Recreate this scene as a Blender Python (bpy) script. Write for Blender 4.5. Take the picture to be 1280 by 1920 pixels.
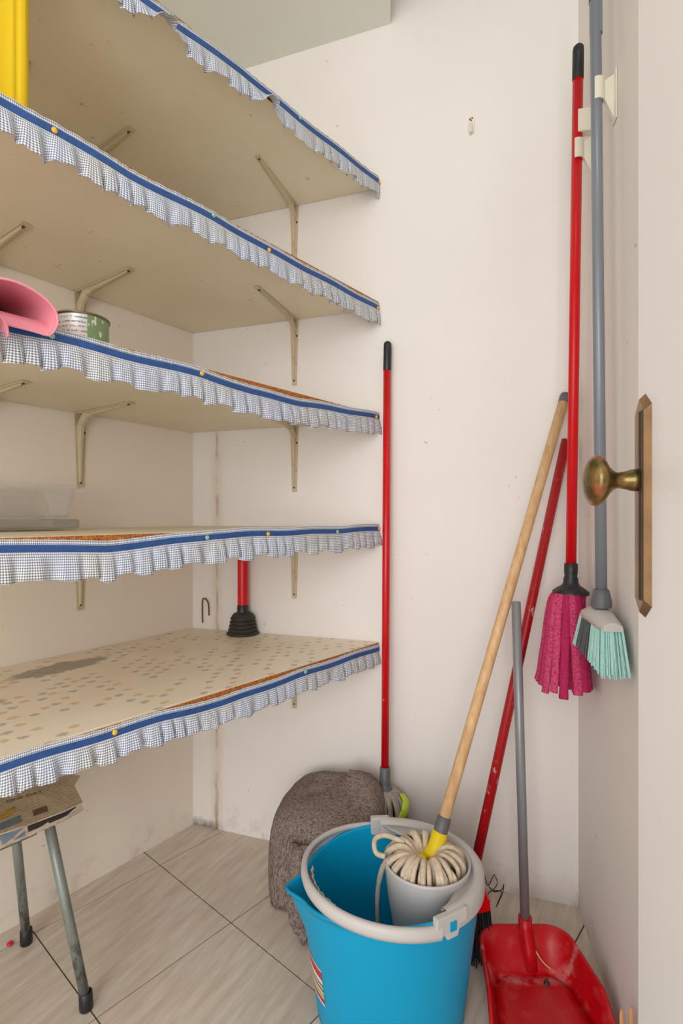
import bpy, math, random
from mathutils import Vector, Matrix
random.seed(7)
for o in list(bpy.data.objects):
    bpy.data.objects.remove(o, do_unlink=True)
scene = bpy.context.scene
COL = scene.collection
R = math.radians

# ------------------------------------------------------------------ camera
F_PX, CX, CY = 988.0, 640.0, 975.0          # focal length in pixels, principal point (1280 x 1920)
cam_d = bpy.data.cameras.new('camera')
cam_d.sensor_fit = 'VERTICAL'
cam_d.sensor_height = 36.0
cam_d.lens = F_PX / 1920 * 36
cam_d.shift_y = (CY - 960) / 1920
cam_d.clip_start = 0.02
cam = bpy.data.objects.new('camera', cam_d)
COL.objects.link(cam)
cam.location = (0, 0, 1.0)
cam.rotation_euler = (R(90), 0, 0)
scene.camera = cam

# ------------------------------------------------------------------ world, lights, exposure
def lin(c):
    return tuple(((v / 255) / 12.92 if v / 255 <= .04045 else ((v / 255 + .055) / 1.055) ** 2.4) for v in c)

world = bpy.data.worlds.new('daylight')
scene.world = world
world.use_nodes = True
bg = world.node_tree.nodes['Background']
bg.inputs[0].default_value = (1.0, 0.985, 0.985, 1)
bg.inputs[1].default_value = 1.0

def area(name, loc, target, size, size_y, energy, color):
    d = bpy.data.lights.new(name, 'AREA')
    d.shape = 'RECTANGLE'; d.size = size; d.size_y = size_y; d.energy = energy; d.color = color
    o = bpy.data.objects.new(name, d); COL.objects.link(o)
    o.location = loc
    o.rotation_euler = (Vector(target) - Vector(loc)).to_track_quat('-Z', 'Y').to_euler()
    return o

area('window_daylight', (-0.75, -2.2, 1.35), (0.1, 1.3, 1.05), 1.3, 1.9, 32, (0.99, 0.99, 0.99))
area('ceiling_lamp', (0.42, 0.62, 2.60), (0.42, 0.62, 0.0), 0.30, 0.30, 0.9, (0.92, 1.0, 0.93))

vs = scene.view_settings
vs.view_transform = 'Standard'
vs.look = 'None'
vs.gamma = 1.0
vs.use_curve_mapping = False
vs.exposure = 0.42

# ------------------------------------------------------------------ measuring helpers (pixel of the 1280x1920 frame -> metres)
def at(x, y, Y):
    return Vector(((x - CX) / F_PX * Y, Y, 1 - (y - CY) / F_PX * Y))
def on_z(x, y, z=0.0):
    Y = (1 - z) * F_PX / (y - CY)
    return Vector(((x - CX) / F_PX * Y, Y, z))

C1 = Vector((-.4877, 1.733))                 # left wall meets back wall
C2 = C1.copy()
CR = Vector((.6116, 1.361))                  # back wall meets right wall
LW = Vector((.5886, .8084)); LN = Vector((.8084, -.5886))     # left wall direction and normal
BW = (CR - C2).normalized(); BN = Vector((BW.y, -BW.x))        # back wall
RW = Vector((.2041, .9789)); RN = Vector((-.9789, .2041))      # right wall
def on_back(x, y, off=0.0):
    k = (x - CX) / F_PX
    p0 = C2 + BN * off
    t = (k * p0.y - p0.x) / (BW.x - k * BW.y)
    p = p0 + BW * t
    return at(x, y, p.y)

# ------------------------------------------------------------------ mesh helpers
class MB:
    def __init__(s):
        s.v = []; s.f = []; s.sm = []; s.uv = {}
    def add(s, vs_, fs, smooth=False, uvs=None):
        b = len(s.v)
        s.v += [Vector(p) for p in vs_]
        for f in fs:
            s.f.append([b + i for i in f]); s.sm.append(smooth)
        if uvs:
            for i, u in enumerate(uvs): s.uv[b + i] = u
        return s
    def prism(s, poly, z0, z1):
        n = len(poly)
        vs_ = [(p[0], p[1], z0) for p in poly] + [(p[0], p[1], z1) for p in poly]
        fs = [list(range(n - 1, -1, -1)), list(range(n, 2 * n))]
        fs += [[i, (i + 1) % n, n + (i + 1) % n, n + i] for i in range(n)]
        return s.add(vs_, fs)
    def box(s, c, ax, ay, az):
        """centre and three half-extent vectors"""
        c, ax, ay, az = Vector(c), Vector(ax), Vector(ay), Vector(az)
        vs_ = [c + ax * i + ay * j + az * k for k in (-1, 1) for j in (-1, 1) for i in (-1, 1)]
        fs = [[0, 2, 3, 1], [4, 5, 7, 6], [0, 1, 5, 4], [2, 6, 7, 3], [0, 4, 6, 2], [1, 3, 7, 5]]
        return s.add(vs_, fs)
    def abox(s, x0, x1, y0, y1, z0, z1):
        return s.box(((x0 + x1) / 2, (y0 + y1) / 2, (z0 + z1) / 2), ((x1 - x0) / 2, 0, 0), (0, (y1 - y0) / 2, 0), (0, 0, (z1 - z0) / 2))
    def grid(s, rows, smooth=True, closed=False, uvs=None):
        """rows: list of equally long point lists"""
        m = len(rows[0]); n = len(rows)
        vs_ = [p for r in rows for p in r]
        fs = []
        for i in range(n - 1):
            for j in range(m if closed else m - 1):
                k = (j + 1) % m
                fs.append([i * m + j, i * m + k, (i + 1) * m + k, (i + 1) * m + j])
        return s.add(vs_, fs, smooth, [u for r in uvs for u in r] if uvs else None)
    def tube(s, pts, rad, n=12, flat=None, flat_dir=None, caps=True):
        """round (or, with flat, elliptical) tube along pts; rad is a number or a list"""
        pts = [Vector(p) for p in pts]
        if not isinstance(rad, (list, tuple)): rad = [rad] * len(pts)
        rows = []; prev = None
        for i, p in enumerate(pts):
            d = (pts[min(i + 1, len(pts) - 1)] - pts[max(i - 1, 0)]).normalized()
            if prev is None:
                a = Vector(flat_dir) if flat_dir is not None else (Vector((0, 0, 1)) if abs(d.z) < .9 else Vector((1, 0, 0)))
            else: a = prev
            a = (a - d * a.dot(d)).normalized()
            prev = a
            b = d.cross(a)
            fl = flat if flat else 1.0
            rows.append([p + a * (math.cos(t) * rad[i]) + b * (math.sin(t) * rad[i] * fl) for t in [2 * math.pi * k / n for k in range(n)]])
        s.grid(rows, True, True)
        if caps:
            b0 = len(s.v) - len(rows) * n
            s.f.append([b0 + k for k in range(n - 1, -1, -1)]); s.sm.append(False)
            b1 = len(s.v) - n
            s.f.append([b1 + k for k in range(n)]); s.sm.append(False)
        return s
    def lathe(s, prof, origin=(0, 0, 0), axis=(0, 0, 1), n=32, smooth=True):
        """prof: list of (radius, height along axis)"""
        o = Vector(origin); w = Vector(axis).normalized()
        a = (Vector((0, 0, 1)) if abs(w.z) < .9 else Vector((1, 0, 0))).cross(w).normalized(); b = w.cross(a)
        rows = [[o + w * h + (a * math.cos(t) + b * math.sin(t)) * max(r, 1e-5) for t in [2 * math.pi * k / n for k in range(n)]] for r, h in prof]
        return s.grid(rows, smooth, True)

def obj(name, mb, mat, parent=None, bevel=0, solid=0, subsurf=0, label=None, kind=None, flip_ok=True):
    root = parent
    while root is not None and root.parent is not None: root = root.parent
    off = root.location if root is not None else Vector((0, 0, 0))
    me = bpy.data.meshes.new(name)
    me.from_pydata([v - off for v in mb.v], [], mb.f)
    for p, sflag in zip(me.polygons, mb.sm): p.use_smooth = sflag
    if mb.uv:
        uvl = me.uv_layers.new(name='UVMap')
        for l in me.loops:
            uvl.data[l.index].uv = mb.uv.get(l.vertex_index, (0, 0))
    me.materials.append(mat)
    me.validate(); me.update()
    o = bpy.data.objects.new(name, me)
    COL.objects.link(o)
    if parent is not None: o.parent = parent
    if solid:
        m = o.modifiers.new('thickness', 'SOLIDIFY'); m.thickness = solid; m.offset = 0
    if bevel:
        m = o.modifiers.new('rounding', 'BEVEL'); m.width = bevel; m.segments = 2; m.limit_method = 'ANGLE'
    if subsurf:
        m = o.modifiers.new('smoothing', 'SUBSURF'); m.levels = subsurf; m.render_levels = subsurf
    if label: o['label'] = label
    if kind: o['kind'] = kind
    return o
def tag(o, label, cat, group=None):
    o['label'] = label; o['category'] = cat
    if group: o['group'] = group
    return o
def thing(name, loc, label, cat, group=None):
    o = bpy.data.objects.new(name, None)
    o.empty_display_size = .05
    COL.objects.link(o); o.location = loc
    return tag(o, label, cat, group)
def struct(o, label=None):
    o['kind'] = 'structure'
    if label: o['label'] = label
    return o
def v3(p, z): return Vector((p[0], p[1], z))
def catmull(pts, n=6):
    pts = [Vector(p) for p in pts]; out = []
    for i in range(len(pts) - 1):
        p0 = pts[max(i - 1, 0)]; p1 = pts[i]; p2 = pts[i + 1]; p3 = pts[min(i + 2, len(pts) - 1)]
        for k in range(n):
            t = k / n
            out.append(.5 * ((2 * p1) + (p2 - p0) * t + (2 * p0 - 5 * p1 + 4 * p2 - p3) * t * t + (3 * p1 - p0 - 3 * p2 + p3) * t ** 3))
    out.append(pts[-1]); return out
def interp(tab, x):
    if x <= tab[0][0]: return tab[0][1]
    for (a, b), (c, d) in zip(tab, tab[1:]):
        if x <= c: return b + (d - b) * (x - a) / (c - a)
    return tab[-1][1]

# ------------------------------------------------------------------ materials
class NT:
    def __init__(s, name):
        s.m = bpy.data.materials.new(name); s.m.use_nodes = True
        s.t = s.m.node_tree; s.b = s.t.nodes['Principled BSDF']
    def n(s, typ, **kw):
        x = s.t.nodes.new(typ)
        for k, v in kw.items(): setattr(x, k, v)
        return x
    def l(s, a, b): s.t.links.new(a, b)
    def val(s, sock, v):
        if hasattr(v, 'is_output') or hasattr(v, 'node'): s.l(v, sock)
        else: sock.default_value = v
    def math(s, op, a, b=0.0, c=0.0):
        x = s.n('ShaderNodeMath', operation=op)
        s.val(x.inputs[0], a); s.val(x.inputs[1], b)
        if op in ('MULTIPLY_ADD', 'SMOOTH_MIN', 'COMPARE'): s.val(x.inputs[2], c)
        return x.outputs[0]
    def mix(s, fac, a, b):
        x = s.n('ShaderNodeMix', data_type='RGBA')
        s.val(x.inputs[0], fac)
        for i, v in ((6, a), (7, b)):
            if hasattr(v, 'node'): s.l(v, x.inputs[i])
            else: x.inputs[i].default_value = (*v[:3], 1)
        return x.outputs[2]
    def noise(s, vec, scale, detail=3, rough=.55):
        x = s.n('ShaderNodeTexNoise'); x.inputs['Scale'].default_value = scale
        x.inputs['Detail'].default_value = detail; x.inputs['Roughness'].default_value = rough
        if vec is not None: s.l(vec, x.inputs['Vector'])
        return x.outputs[0]
    def ramp(s, v, a, b):
        x = s.n('ShaderNodeMapRange'); s.val(x.inputs[0], v)
        x.inputs[1].default_value = a; x.inputs[2].default_value = b
        return x.outputs[0]
    def obj(s): return s.n('ShaderNodeTexCoord').outputs['Object']
    def pos(s): return s.n('ShaderNodeNewGeometry').outputs['Position']
    def uv(s): return s.n('ShaderNodeTexCoord').outputs['UV']
    def sep(s, v):
        x = s.n('ShaderNodeSeparateXYZ'); s.l(v, x.inputs[0]); return x.outputs
    def scale(s, v, sc):
        x = s.n('ShaderNodeVectorMath', operation='MULTIPLY'); s.l(v, x.inputs[0]); x.inputs[1].default_value = sc; return x.outputs[0]
    def bump(s, h, strength=.2, dist=.002):
        x = s.n('ShaderNodeBump'); x.inputs['Strength'].default_value = strength; x.inputs['Distance'].default_value = dist
        s.l(h, x.inputs['Height']); s.l(x.outputs[0], s.b.inputs['Normal'])
    def out(s, col=None, rough=.5, metal=0.0, spec=None, coat=0):
        if col is not None:
            if hasattr(col, 'node'): s.l(col, s.b.inputs['Base Color'])
            else: s.b.inputs['Base Color'].default_value = (*col[:3], 1)
        s.val(s.b.inputs['Roughness'], rough); s.b.inputs['Metallic'].default_value = metal
        if spec is not None: s.b.inputs['Specular IOR Level'].default_value = spec
        if coat: s.b.inputs['Coat Weight'].default_value = coat
        return s.m

def pmat(name, rgb, rough=.5, metal=0, var=.08, scale=25, bump=0, bscale=150, stretch=(1, 1, 1), spec=None):
    k = NT(name); c = lin(rgb)
    v = k.scale(k.obj(), stretch)
    nz = k.noise(v, scale)
    col = k.mix(k.ramp(nz, .3, .7), tuple(x * (1 - var) for x in c), tuple(min(1, x * (1 + var)) for x in c))
    if bump: k.bump(k.noise(v, bscale, 4), bump)
    return k.out(col, rough, metal, spec)

def speckled(name, rgb, fleck, amount=.62, scale=60, rough=.35, metal=0, zlo=None, zhi=None, stretch=(1, 1, 1)):
    """paint with flecks of another colour"""
    k = NT(name); c = lin(rgb); v = k.scale(k.obj(), stretch)
    m = k.ramp(k.noise(v, scale, 5, .7), amount, amount + .05)
    big = k.ramp(k.noise(k.obj(), 7, 2), .50, .60)
    m = k.math('MULTIPLY', m, big)
    col = k.mix(k.ramp(k.noise(v, 18), .3, .7), tuple(x * .9 for x in c), c)
    return k.out(k.mix(m, col, lin(fleck)), rough, metal)

def wall_mat(name, rgb, stain=False):
    k = NT(name); c = lin(rgb); p = k.pos()
    nz = k.ramp(k.noise(p, 2.2, 4), .3, .7)
    col = k.mix(nz, tuple(x * .97 for x in c), tuple(min(1, x * 1.02) for x in c))
    sp = k.ramp(k.noise(p, 38, 2, .5), .755, .79)
    col = k.mix(k.math('MULTIPLY', sp, .38), col, lin((120, 95, 75)))
    x, y, z = k.sep(p)                                # scuffs low on the wall, their own blotchy shape
    low = k.math('MULTIPLY', k.ramp(z, .10, .0), k.ramp(k.noise(p, 22, 5), .5, .7))
    col = k.mix(k.math('MULTIPLY', low, .35), col, lin((150, 115, 95)))
    if stain:                                         # rusty runs beside the corner
        u = k.math('ADD', k.math('MULTIPLY', k.math('SUBTRACT', x, C1.x), BW.x), k.math('MULTIPLY', k.math('SUBTRACT', y, C1.y), BW.y))
        wob = k.math('MULTIPLY', k.math('SUBTRACT', k.noise(k.scale(p, (1, 1, .3)), 40, 3), .5), .022)
        d = k.math('ABSOLUTE', k.math('SUBTRACT', k.math('ADD', u, wob), .090))
        seg = k.ramp(k.noise(k.scale(p, (0, 0, 1)), 6.5, 2), .44, .58)
        core = k.math('MULTIPLY', k.ramp(d, .0075, .002), k.math('MAXIMUM', seg, k.ramp(z, .20, .02)))
        halo = k.math('MULTIPLY', k.ramp(d, .030, .0), .30)
        col = k.mix(k.math('MULTIPLY', halo, k.ramp(z, 1.35, 1.2)), col, lin((196, 160, 120)))
        col = k.mix(k.math('MULTIPLY', k.math('MULTIPLY', core, k.ramp(z, 1.30, 1.25)), .62), col, lin((146, 100, 50)))
        ud = k.ramp(k.math('ADD', u, k.math('MULTIPLY', k.noise(p, 60, 3), .06)), .16, .10)
        dirt = k.math('MULTIPLY', ud, k.ramp(k.math('ADD', z, k.math('MULTIPLY', k.noise(p, 50, 4), .04)), .05, .02))
        col = k.mix(k.math('MULTIPLY', dirt, .75), col, lin((72, 50, 34)))
    k.bump(k.noise(p, 55, 4), .12, .002)
    return k.out(col, .62, 0, .3)

M = {}
M['wall'] = wall_mat('wall_paint', (238, 232, 227))
M['wall_bounce'] = wall_mat('bounce_tinted_wall_paint', (240, 229, 214))  # same white paint, the shelves' warm bounced light tinted into its colour
M['wall_stained'] = wall_mat('stained_wall_paint', (238, 232, 227), True)
M['ceiling'] = wall_mat('ceiling_paint', (226, 228, 218))
M['door'] = pmat('door_paint', (240, 237, 236), .42, 0, .015, 2)

def tile_mat():
    k = NT('ceramic_tile'); p = k.pos()
    rot = k.n('ShaderNodeVectorRotate', rotation_type='Z_AXIS'); k.l(p, rot.inputs['Vector']); rot.inputs['Angle'].default_value = R(-62)
    v = k.scale(rot.outputs[0], (2.2, 16, 1))
    a = k.noise(v, 3.2, 6, .62); b = k.noise(p, 6, 3)
    c = k.mix(k.ramp(a, .34, .68), lin((200, 186, 170)), lin((226, 216, 204)))
    c = k.mix(k.math('MULTIPLY', k.ramp(b, .4, .8), .35), c, lin((212, 186, 160)))
    sp = k.ramp(k.noise(p, 42, 2), .755, .79)
    c = k.mix(k.math('MULTIPLY', sp, .6), c, lin((95, 72, 55)))
    return k.out(c, k.ramp(b, -.3, 1.3), 0, .45)
M['tile'] = tile_mat()
M['tile'].node_tree.nodes['Principled BSDF'].inputs['Roughness'].default_value = .3
M['grout'] = pmat('grout', (92, 80, 68), .9, 0, .2, 30)

def cream_mat():
    k = NT('cream_shelf_paint'); p = k.pos()
    c = k.mix(k.ramp(k.noise(p, 3, 4), .3, .7), lin((226, 213, 184)), lin((236, 225, 200)))
    sp = k.ramp(k.noise(p, 30, 3, .6), .70, .76)
    c = k.mix(k.math('MULTIPLY', sp, .5), c, lin((160, 128, 85)))
    k.bump(k.noise(k.scale(p, (1, 1, 1)), 40, 3), .08)
    return k.out(c, .5)
M['cream'] = cream_mat()

def chip_mat():
    k = NT('chipboard'); p = k.pos()
    a = k.noise(k.scale(p, (1, 1, 1.6)), 180, 4, .7)
    c = k.mix(k.ramp(a, .35, .65), lin((120, 62, 18)), lin((205, 128, 52)))
    k.bump(a, .5, .002)
    return k.out(c, .85)
M['chip'] = chip_mat()

def liner_mat():
    k = NT('patterned_vinyl'); p = k.pos()
    rot = k.n('ShaderNodeVectorRotate', rotation_type='Z_AXIS'); k.l(p, rot.inputs['Vector']); rot.inputs['Angle'].default_value = R(-50)
    def motif(off, col, c, sx, sy):
        mp = k.n('ShaderNodeVectorMath', operation='ADD'); k.l(rot.outputs[0], mp.inputs[0]); mp.inputs[1].default_value = off
        vo = k.n('ShaderNodeTexVoronoi', voronoi_dimensions='2D'); k.l(k.scale(mp.outputs[0], (1 / .054, 1 / .042, 1)), vo.inputs['Vector'])
        vo.inputs['Scale'].default_value = 1; vo.inputs['Randomness'].default_value = .6
        nz = k.math('MULTIPLY', k.noise(p, 160, 2), .34)
        m = k.ramp(k.math('ADD', vo.outputs['Distance'], nz), .37, .31)
        w = k.n('ShaderNodeSeparateXYZ'); k.l(vo.outputs['Color'], w.inputs[0])
        gate = k.math('GREATER_THAN', w.outputs[0], .42)
        return k.mix(k.math('MULTIPLY', k.math('MULTIPLY', m, gate), .6), c, col)
    c = lin((246, 234, 214))
    c = k.mix(k.ramp(k.noise(p, 5, 3), .35, .7), c, lin((238, 225, 202)))
    c = motif((0, 0, 0), lin((214, 172, 90)), c, 1, 1)
    c = motif((.027, .021, 0), lin((158, 145, 138)), c, 1, 1)
    # worn grey patch close to the wall and a second one further along
    x, y, z = k.sep(p)
    def patch(cx, cy, r, c):
        dx = k.math('SUBTRACT', x, cx); dy = k.math('SUBTRACT', y, cy)
        a = k.math('ADD', k.math('MULTIPLY', dx, LW.x), k.math('MULTIPLY', dy, LW.y))
        b = k.math('ADD', k.math('MULTIPLY', dx, LN.x), k.math('MULTIPLY', dy, LN.y))
        d = k.math('SQRT', k.math('ADD', k.math('MULTIPLY', a, a), k.math('MULTIPLY', k.math('MULTIPLY', b, b), 6.0)))
        d = k.math('ADD', d, k.math('MULTIPLY', k.noise(p, 22, 5, .65), .16))
        return k.mix(k.math('MULTIPLY', k.ramp(d, r + .09, r + .06), .8), c, lin((138, 128, 116)))
    q = on_z(110, 1252, .645); c = patch(q.x, q.y, .115, c)
    q = on_z(-10, 1316, .645); c = patch(q.x, q.y, .035, c)
    return k.out(c, .4)
M['liner'] = liner_mat()

def gingham_mat():
    k = NT('gingham_cotton'); u, v, _ = k.sep(k.uv())
    P = .0042
    a = k.math('LESS_THAN', k.math('FRACT', k.math('DIVIDE', u, P)), .46)
    b = k.math('LESS_THAN', k.math('FRACT', k.math('DIVIDE', v, P)), .46)
    s_ = k.math('MULTIPLY', k.math('ADD', a, b), .5)
    blue = k.mix(k.ramp(k.noise(k.obj(), 9, 2), .42, .58), lin((88, 108, 150)), lin((98, 100, 108)))
    c = k.mix(s_, lin((238, 239, 240)), blue)
    k.bump(k.noise(k.obj(), 400, 2), .1, .0005)
    k.out(c, .85, 0, .2)
    return k.m
M['gingham'] = gingham_mat()
M['ribbon'] = pmat('blue_ribbon', (42, 82, 142), .6, 0, .12, 60, .2, 500)
M['tack_yellow'] = pmat('yellow_tack', (242, 186, 42), .3, 0, .03)
M['tack_green'] = pmat('green_tack', (140, 196, 166), .3, 0, .03)
M['bracket'] = speckled('cream_bracket_enamel', (206, 190, 158), (150, 96, 40), .60, 70, .45)
M['screw'] = pmat('rusty_screw', (92, 70, 46), .5, .6, .2, 200)
M['red'] = speckled('red_handle_enamel', (212, 8, 20), (232, 190, 186), .63, 90, .28)
M['red_clean'] = pmat('red_enamel', (214, 8, 20), .28, 0, .05, 30, spec=.4)
M['red_scuffed'] = speckled('scuffed_red_enamel', (176, 14, 22), (222, 184, 180), .585, 75, .35, 0, None, None, (1, 1, .5))
M['black_plastic'] = pmat('black_plastic', (34, 34, 38), .4, 0, .1)
M['dark_rubber'] = pmat('dark_rubber', (54, 48, 44), .6, 0, .15, 40)
M['grey_plastic'] = pmat('grey_plastic', (96, 96, 100), .45, 0, .06)
M['light_grey'] = pmat('light_grey_plastic', (201, 197, 194), .45, 0, .03, 12)
M['grey_tube'] = pmat('grey_painted_tube', (138, 144, 154), .33, .25, .05, 30, 0, 150, (1, 1, .1))
M['steel_tube'] = pmat('brushed_steel_tube', (146, 147, 150), .38, .35, .12, 40, 0, 150, (1, 1, .06))
M['blue'] = pmat('turquoise_bucket_plastic', (0, 156, 202), .45, 0, .02, 6, spec=.3)
M['yellow_socket'] = pmat('yellow_plastic', (236, 206, 16), .4, 0, .05)
M['cotton'] = pmat('dingy_cotton_strand', (214, 196, 172), .95, 0, .16, 90, .5, 500)
M['cotton_grey'] = pmat('grey_cotton_strand', (172, 160, 148), .95, 0, .2, 70, .5, 500)
def micro_mat():
    k = NT('raspberry_microfibre'); c = lin((208, 60, 110)); o_ = k.obj()
    r = k.n('ShaderNodeObjectInfo').outputs['Random']
    col = k.mix(r, lin((180, 36, 88)), lin((222, 92, 130)))
    nz = k.noise(o_, 220, 3, .7)
    col = k.mix(k.ramp(nz, .4, .7), col, lin((170, 30, 80)))
    k.bump(nz, .8, .003)
    return k.out(col, .95, 0, .15)
M['pink_micro'] = micro_mat()
M['glove'] = pmat('pink_latex', (244, 156, 170), .5, 0, .04, 25)
M['lime'] = pmat('lime_plastic', (178, 204, 40), .4, 0, .05)
M['aqua_bristle'] = pmat('aqua_bristle', (178, 224, 218), .55, 0, .1, 120)
M['grey_bristle'] = pmat('grey_bristle', (92, 96, 100), .55, 0, .15, 120)
M['black_bristle'] = pmat('black_bristle', (30, 28, 28), .6, 0, .2, 120)
M['dustpan'] = None
def dustpan_mat():
    k = NT('dusty_red_plastic'); p = k.pos(); c = lin((194, 8, 20))
    d = k.ramp(k.noise(p, 26, 6, .68), .50, .74)
    streak = k.ramp(k.noise(k.scale(p, (30, 8, 30)), 4, 5, .7), .60, .74)
    x, y, z = k.sep(p)
    line = k.math('ABSOLUTE', k.math('SUBTRACT', k.math('ADD', y, k.math('MULTIPLY', k.noise(p, 18, 3), .03)), 1.150))
    seam = k.math('MULTIPLY', k.ramp(line, .014, .0), k.ramp(k.noise(p, 60, 4), .42, .6))
    m = k.math('MAXIMUM', k.math('MULTIPLY', d, .22), k.math('MULTIPLY', seam, .75))
    m = k.math('MAXIMUM', m, k.math('MULTIPLY', streak, .16))
    col = k.mix(m, c, lin((206, 138, 138)))
    return k.out(col, k.math('ADD', .34, k.math('MULTIPLY', m, .4)), 0, .35)
M['dustpan'] = dustpan_mat()
def wood_mat():
    k = NT('pale_turned_wood'); v = k.scale(k.obj(), (1, 1, .06))
    a = k.noise(v, 90, 4)
    c = k.mix(k.ramp(a, .3, .7), lin((206, 160, 108)), lin((232, 194, 146)))
    kn = k.ramp(k.noise(k.scale(k.obj(), (3, 3, 1)), 6.5, 2), .69, .78)
    c = k.mix(k.math('MULTIPLY', kn, .6), c, lin((172, 112, 62)))
    return k.out(c, .5)
M['wood'] = wood_mat()
M['peg_wood'] = pmat('orange_wood', (226, 160, 110), .6, 0, .1)
def cloth_mat():
    k = NT('slubby_brown_linen'); v = k.scale(k.obj(), (1, 1, .16))
    a = k.noise(v, 420, 3, .6); b = k.noise(k.scale(k.obj(), (.2, .2, 1)), 500, 2)
    s_ = k.math('ADD', k.math('MULTIPLY', a, .7), k.math('MULTIPLY', b, .3))
    c = k.mix(k.ramp(s_, .40, .58), lin((88, 75, 69)), lin((156, 139, 130)))
    k.bump(s_, .6, .003)
    return k.out(c, .95, 0, .15)
M['cloth'] = cloth_mat()
def brass_mat():
    k = NT('aged_brass'); p = k.obj()
    c = k.mix(k.ramp(k.noise(p, 45, 4), .35, .65), lin((92, 84, 48)), lin((168, 134, 84)))
    c = k.mix(k.ramp(k.noise(p, 30, 2), .55, .7), c, lin((176, 104, 72)))
    return k.out(c, .32, .85)
M['brass'] = brass_mat()
M['plate'] = pmat('worn_brass_plate', (150, 120, 90), .34, .8, .2, 30)
M['plate_groove'] = pmat('dark_brass_groove', (70, 56, 42), .4, .7, .2, 30)
M['ivory'] = pmat('ivory_plastic', (232, 226, 208), .45, 0, .03)
M['yellow'] = pmat('yellow_tub_plastic', (244, 206, 8), .38, 0, .03, 8)
def leg_mat():
    k = NT('worn_grey_green_enamel'); v = k.scale(k.obj(), (1, 1, .35)); z = k.sep(k.obj())[2]
    c = k.mix(k.ramp(k.noise(v, 22, 3), .3, .7), lin((118, 126, 120)), lin((146, 152, 146)))
    wear = k.math('MULTIPLY', k.ramp(k.noise(v, 90, 5, .7), .48, .58), k.ramp(z, .24, .10))
    return k.out(k.mix(k.math('MULTIPLY', wear, .85), c, lin((74, 70, 62))), .4, .35)
M['leg'] = leg_mat()
M['seat'] = pmat('stool_seat_laminate', (150, 140, 128), .5)
def paper_mat():
    k = NT('yellowed_newsprint'); u, v, _ = k.sep(k.uv())
    base = k.mix(k.ramp(k.noise(k.uv(), 14, 3), .3, .7), lin((186, 168, 148)), lin((206, 190, 170)))
    ln = k.math('LESS_THAN', k.math('FRACT', k.math('DIVIDE', v, .0115)), .42)
    w = k.ramp(k.noise(k.scale(k.uv(), (1, .35, 1)), 170, 2), .42, .52)
    colg = k.math('GREATER_THAN', k.math('FRACT', k.math('DIVIDE', u, .085)), .10)
    m = k.math('MULTIPLY', k.math('MULTIPLY', ln, w), colg)
    return k.out(k.mix(k.math('MULTIPLY', m, .3), base, lin((70, 60, 54))), .85, 0, .2)
M['paper'] = paper_mat()
M['ink'] = pmat('black_ink', (44, 38, 34), .8, 0, .1)
M['print_blue'] = pmat('blue_print', (112, 128, 144), .8, 0, .2, 60)
M['print_brown'] = pmat('brown_print', (106, 84, 66), .8, 0, .3, 120)
M['print_yellow'] = pmat('yellow_print', (178, 150, 60), .8, 0, .3, 60)
def clear_mat(name, rgb, alpha, rough):
    k = NT(name); fr = k.n('ShaderNodeFresnel'); fr.inputs[0].default_value = 1.45
    k.l(k.math('MINIMUM', 1.0, k.math('ADD', alpha, k.math('MULTIPLY', fr.outputs[0], .30))), k.b.inputs['Alpha'])
    return k.out(lin(rgb), rough)
M['clear'] = clear_mat('clear_plastic', (236, 234, 230), .02, .08)
M['frosted'] = clear_mat('smoky_clear_plastic', (186, 182, 172), .38, .15)
def can_mat():
    k = NT('printed_tin'); u, v, _ = k.sep(k.uv())
    green = lin((124, 148, 104)); wht = lin((206, 202, 198)); 
    isw = k.math('MULTIPLY', k.math('LESS_THAN', u, .85), k.math('GREATER_THAN', u, .5))
    c = k.mix(isw, green, wht)
    ln = k.math('LESS_THAN', k.math('FRACT', k.math('MULTIPLY', v, 5.2)), .38)
    nb = k.ramp(k.noise(k.scale(k.uv(), (60, 12, 1)), 1.0, 3), .45, .52)
    tx = k.math('MULTIPLY', k.math('MULTIPLY', ln, nb), isw)
    c = k.mix(k.math('MULTIPLY', tx, .75), c, k.mix(k.math('GREATER_THAN', v, .55), lin((150, 78, 66)), lin((70, 78, 90))))
    gx = k.math('MULTIPLY', k.ramp(k.noise(k.scale(k.uv(), (34, 2.2, 1)), 1.0, 1), .60, .63), k.math('SUBTRACT', 1.0, isw))
    c = k.mix(k.math('MULTIPLY', gx, .85), c, lin((222, 224, 214)))
    return k.out(c, .35, .3)
M['can'] = can_mat()
M['tin'] = pmat('bare_tin', (120, 112, 96), .35, .9, .1)
def sticker_mat():
    k = NT('bucket_sticker'); u, v, _ = k.sep(k.uv())
    c = lin((226, 222, 214))
    def band(a, b, col, c):
        m = k.math('MULTIPLY', k.math('GREATER_THAN', v, a), k.math('LESS_THAN', v, b)); return k.mix(m, c, lin(col))
    c = band(.72, .95, (190, 24, 34), c); c = band(.40, .47, (70, 70, 76), c); c = band(.52, .60, (120, 110, 110), c)
    c = band(.30, .38, (224, 196, 96), c); c = band(.24, .30, (120, 170, 90), c); c = band(.06, .2, (190, 24, 34), c)
    return k.out(c, .35)
M['sticker'] = sticker_mat()
M['bead'] = pmat('red_bead', (214, 30, 52), .3)
M['wire'] = pmat('black_wire', (44, 38, 34), .6)
M['cord'] = pmat('beige_rubber_cord', (214, 176, 140), .6)
M['rust'] = pmat('rusty_iron', (120, 82, 44), .8, .2, .35, 120)

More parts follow.
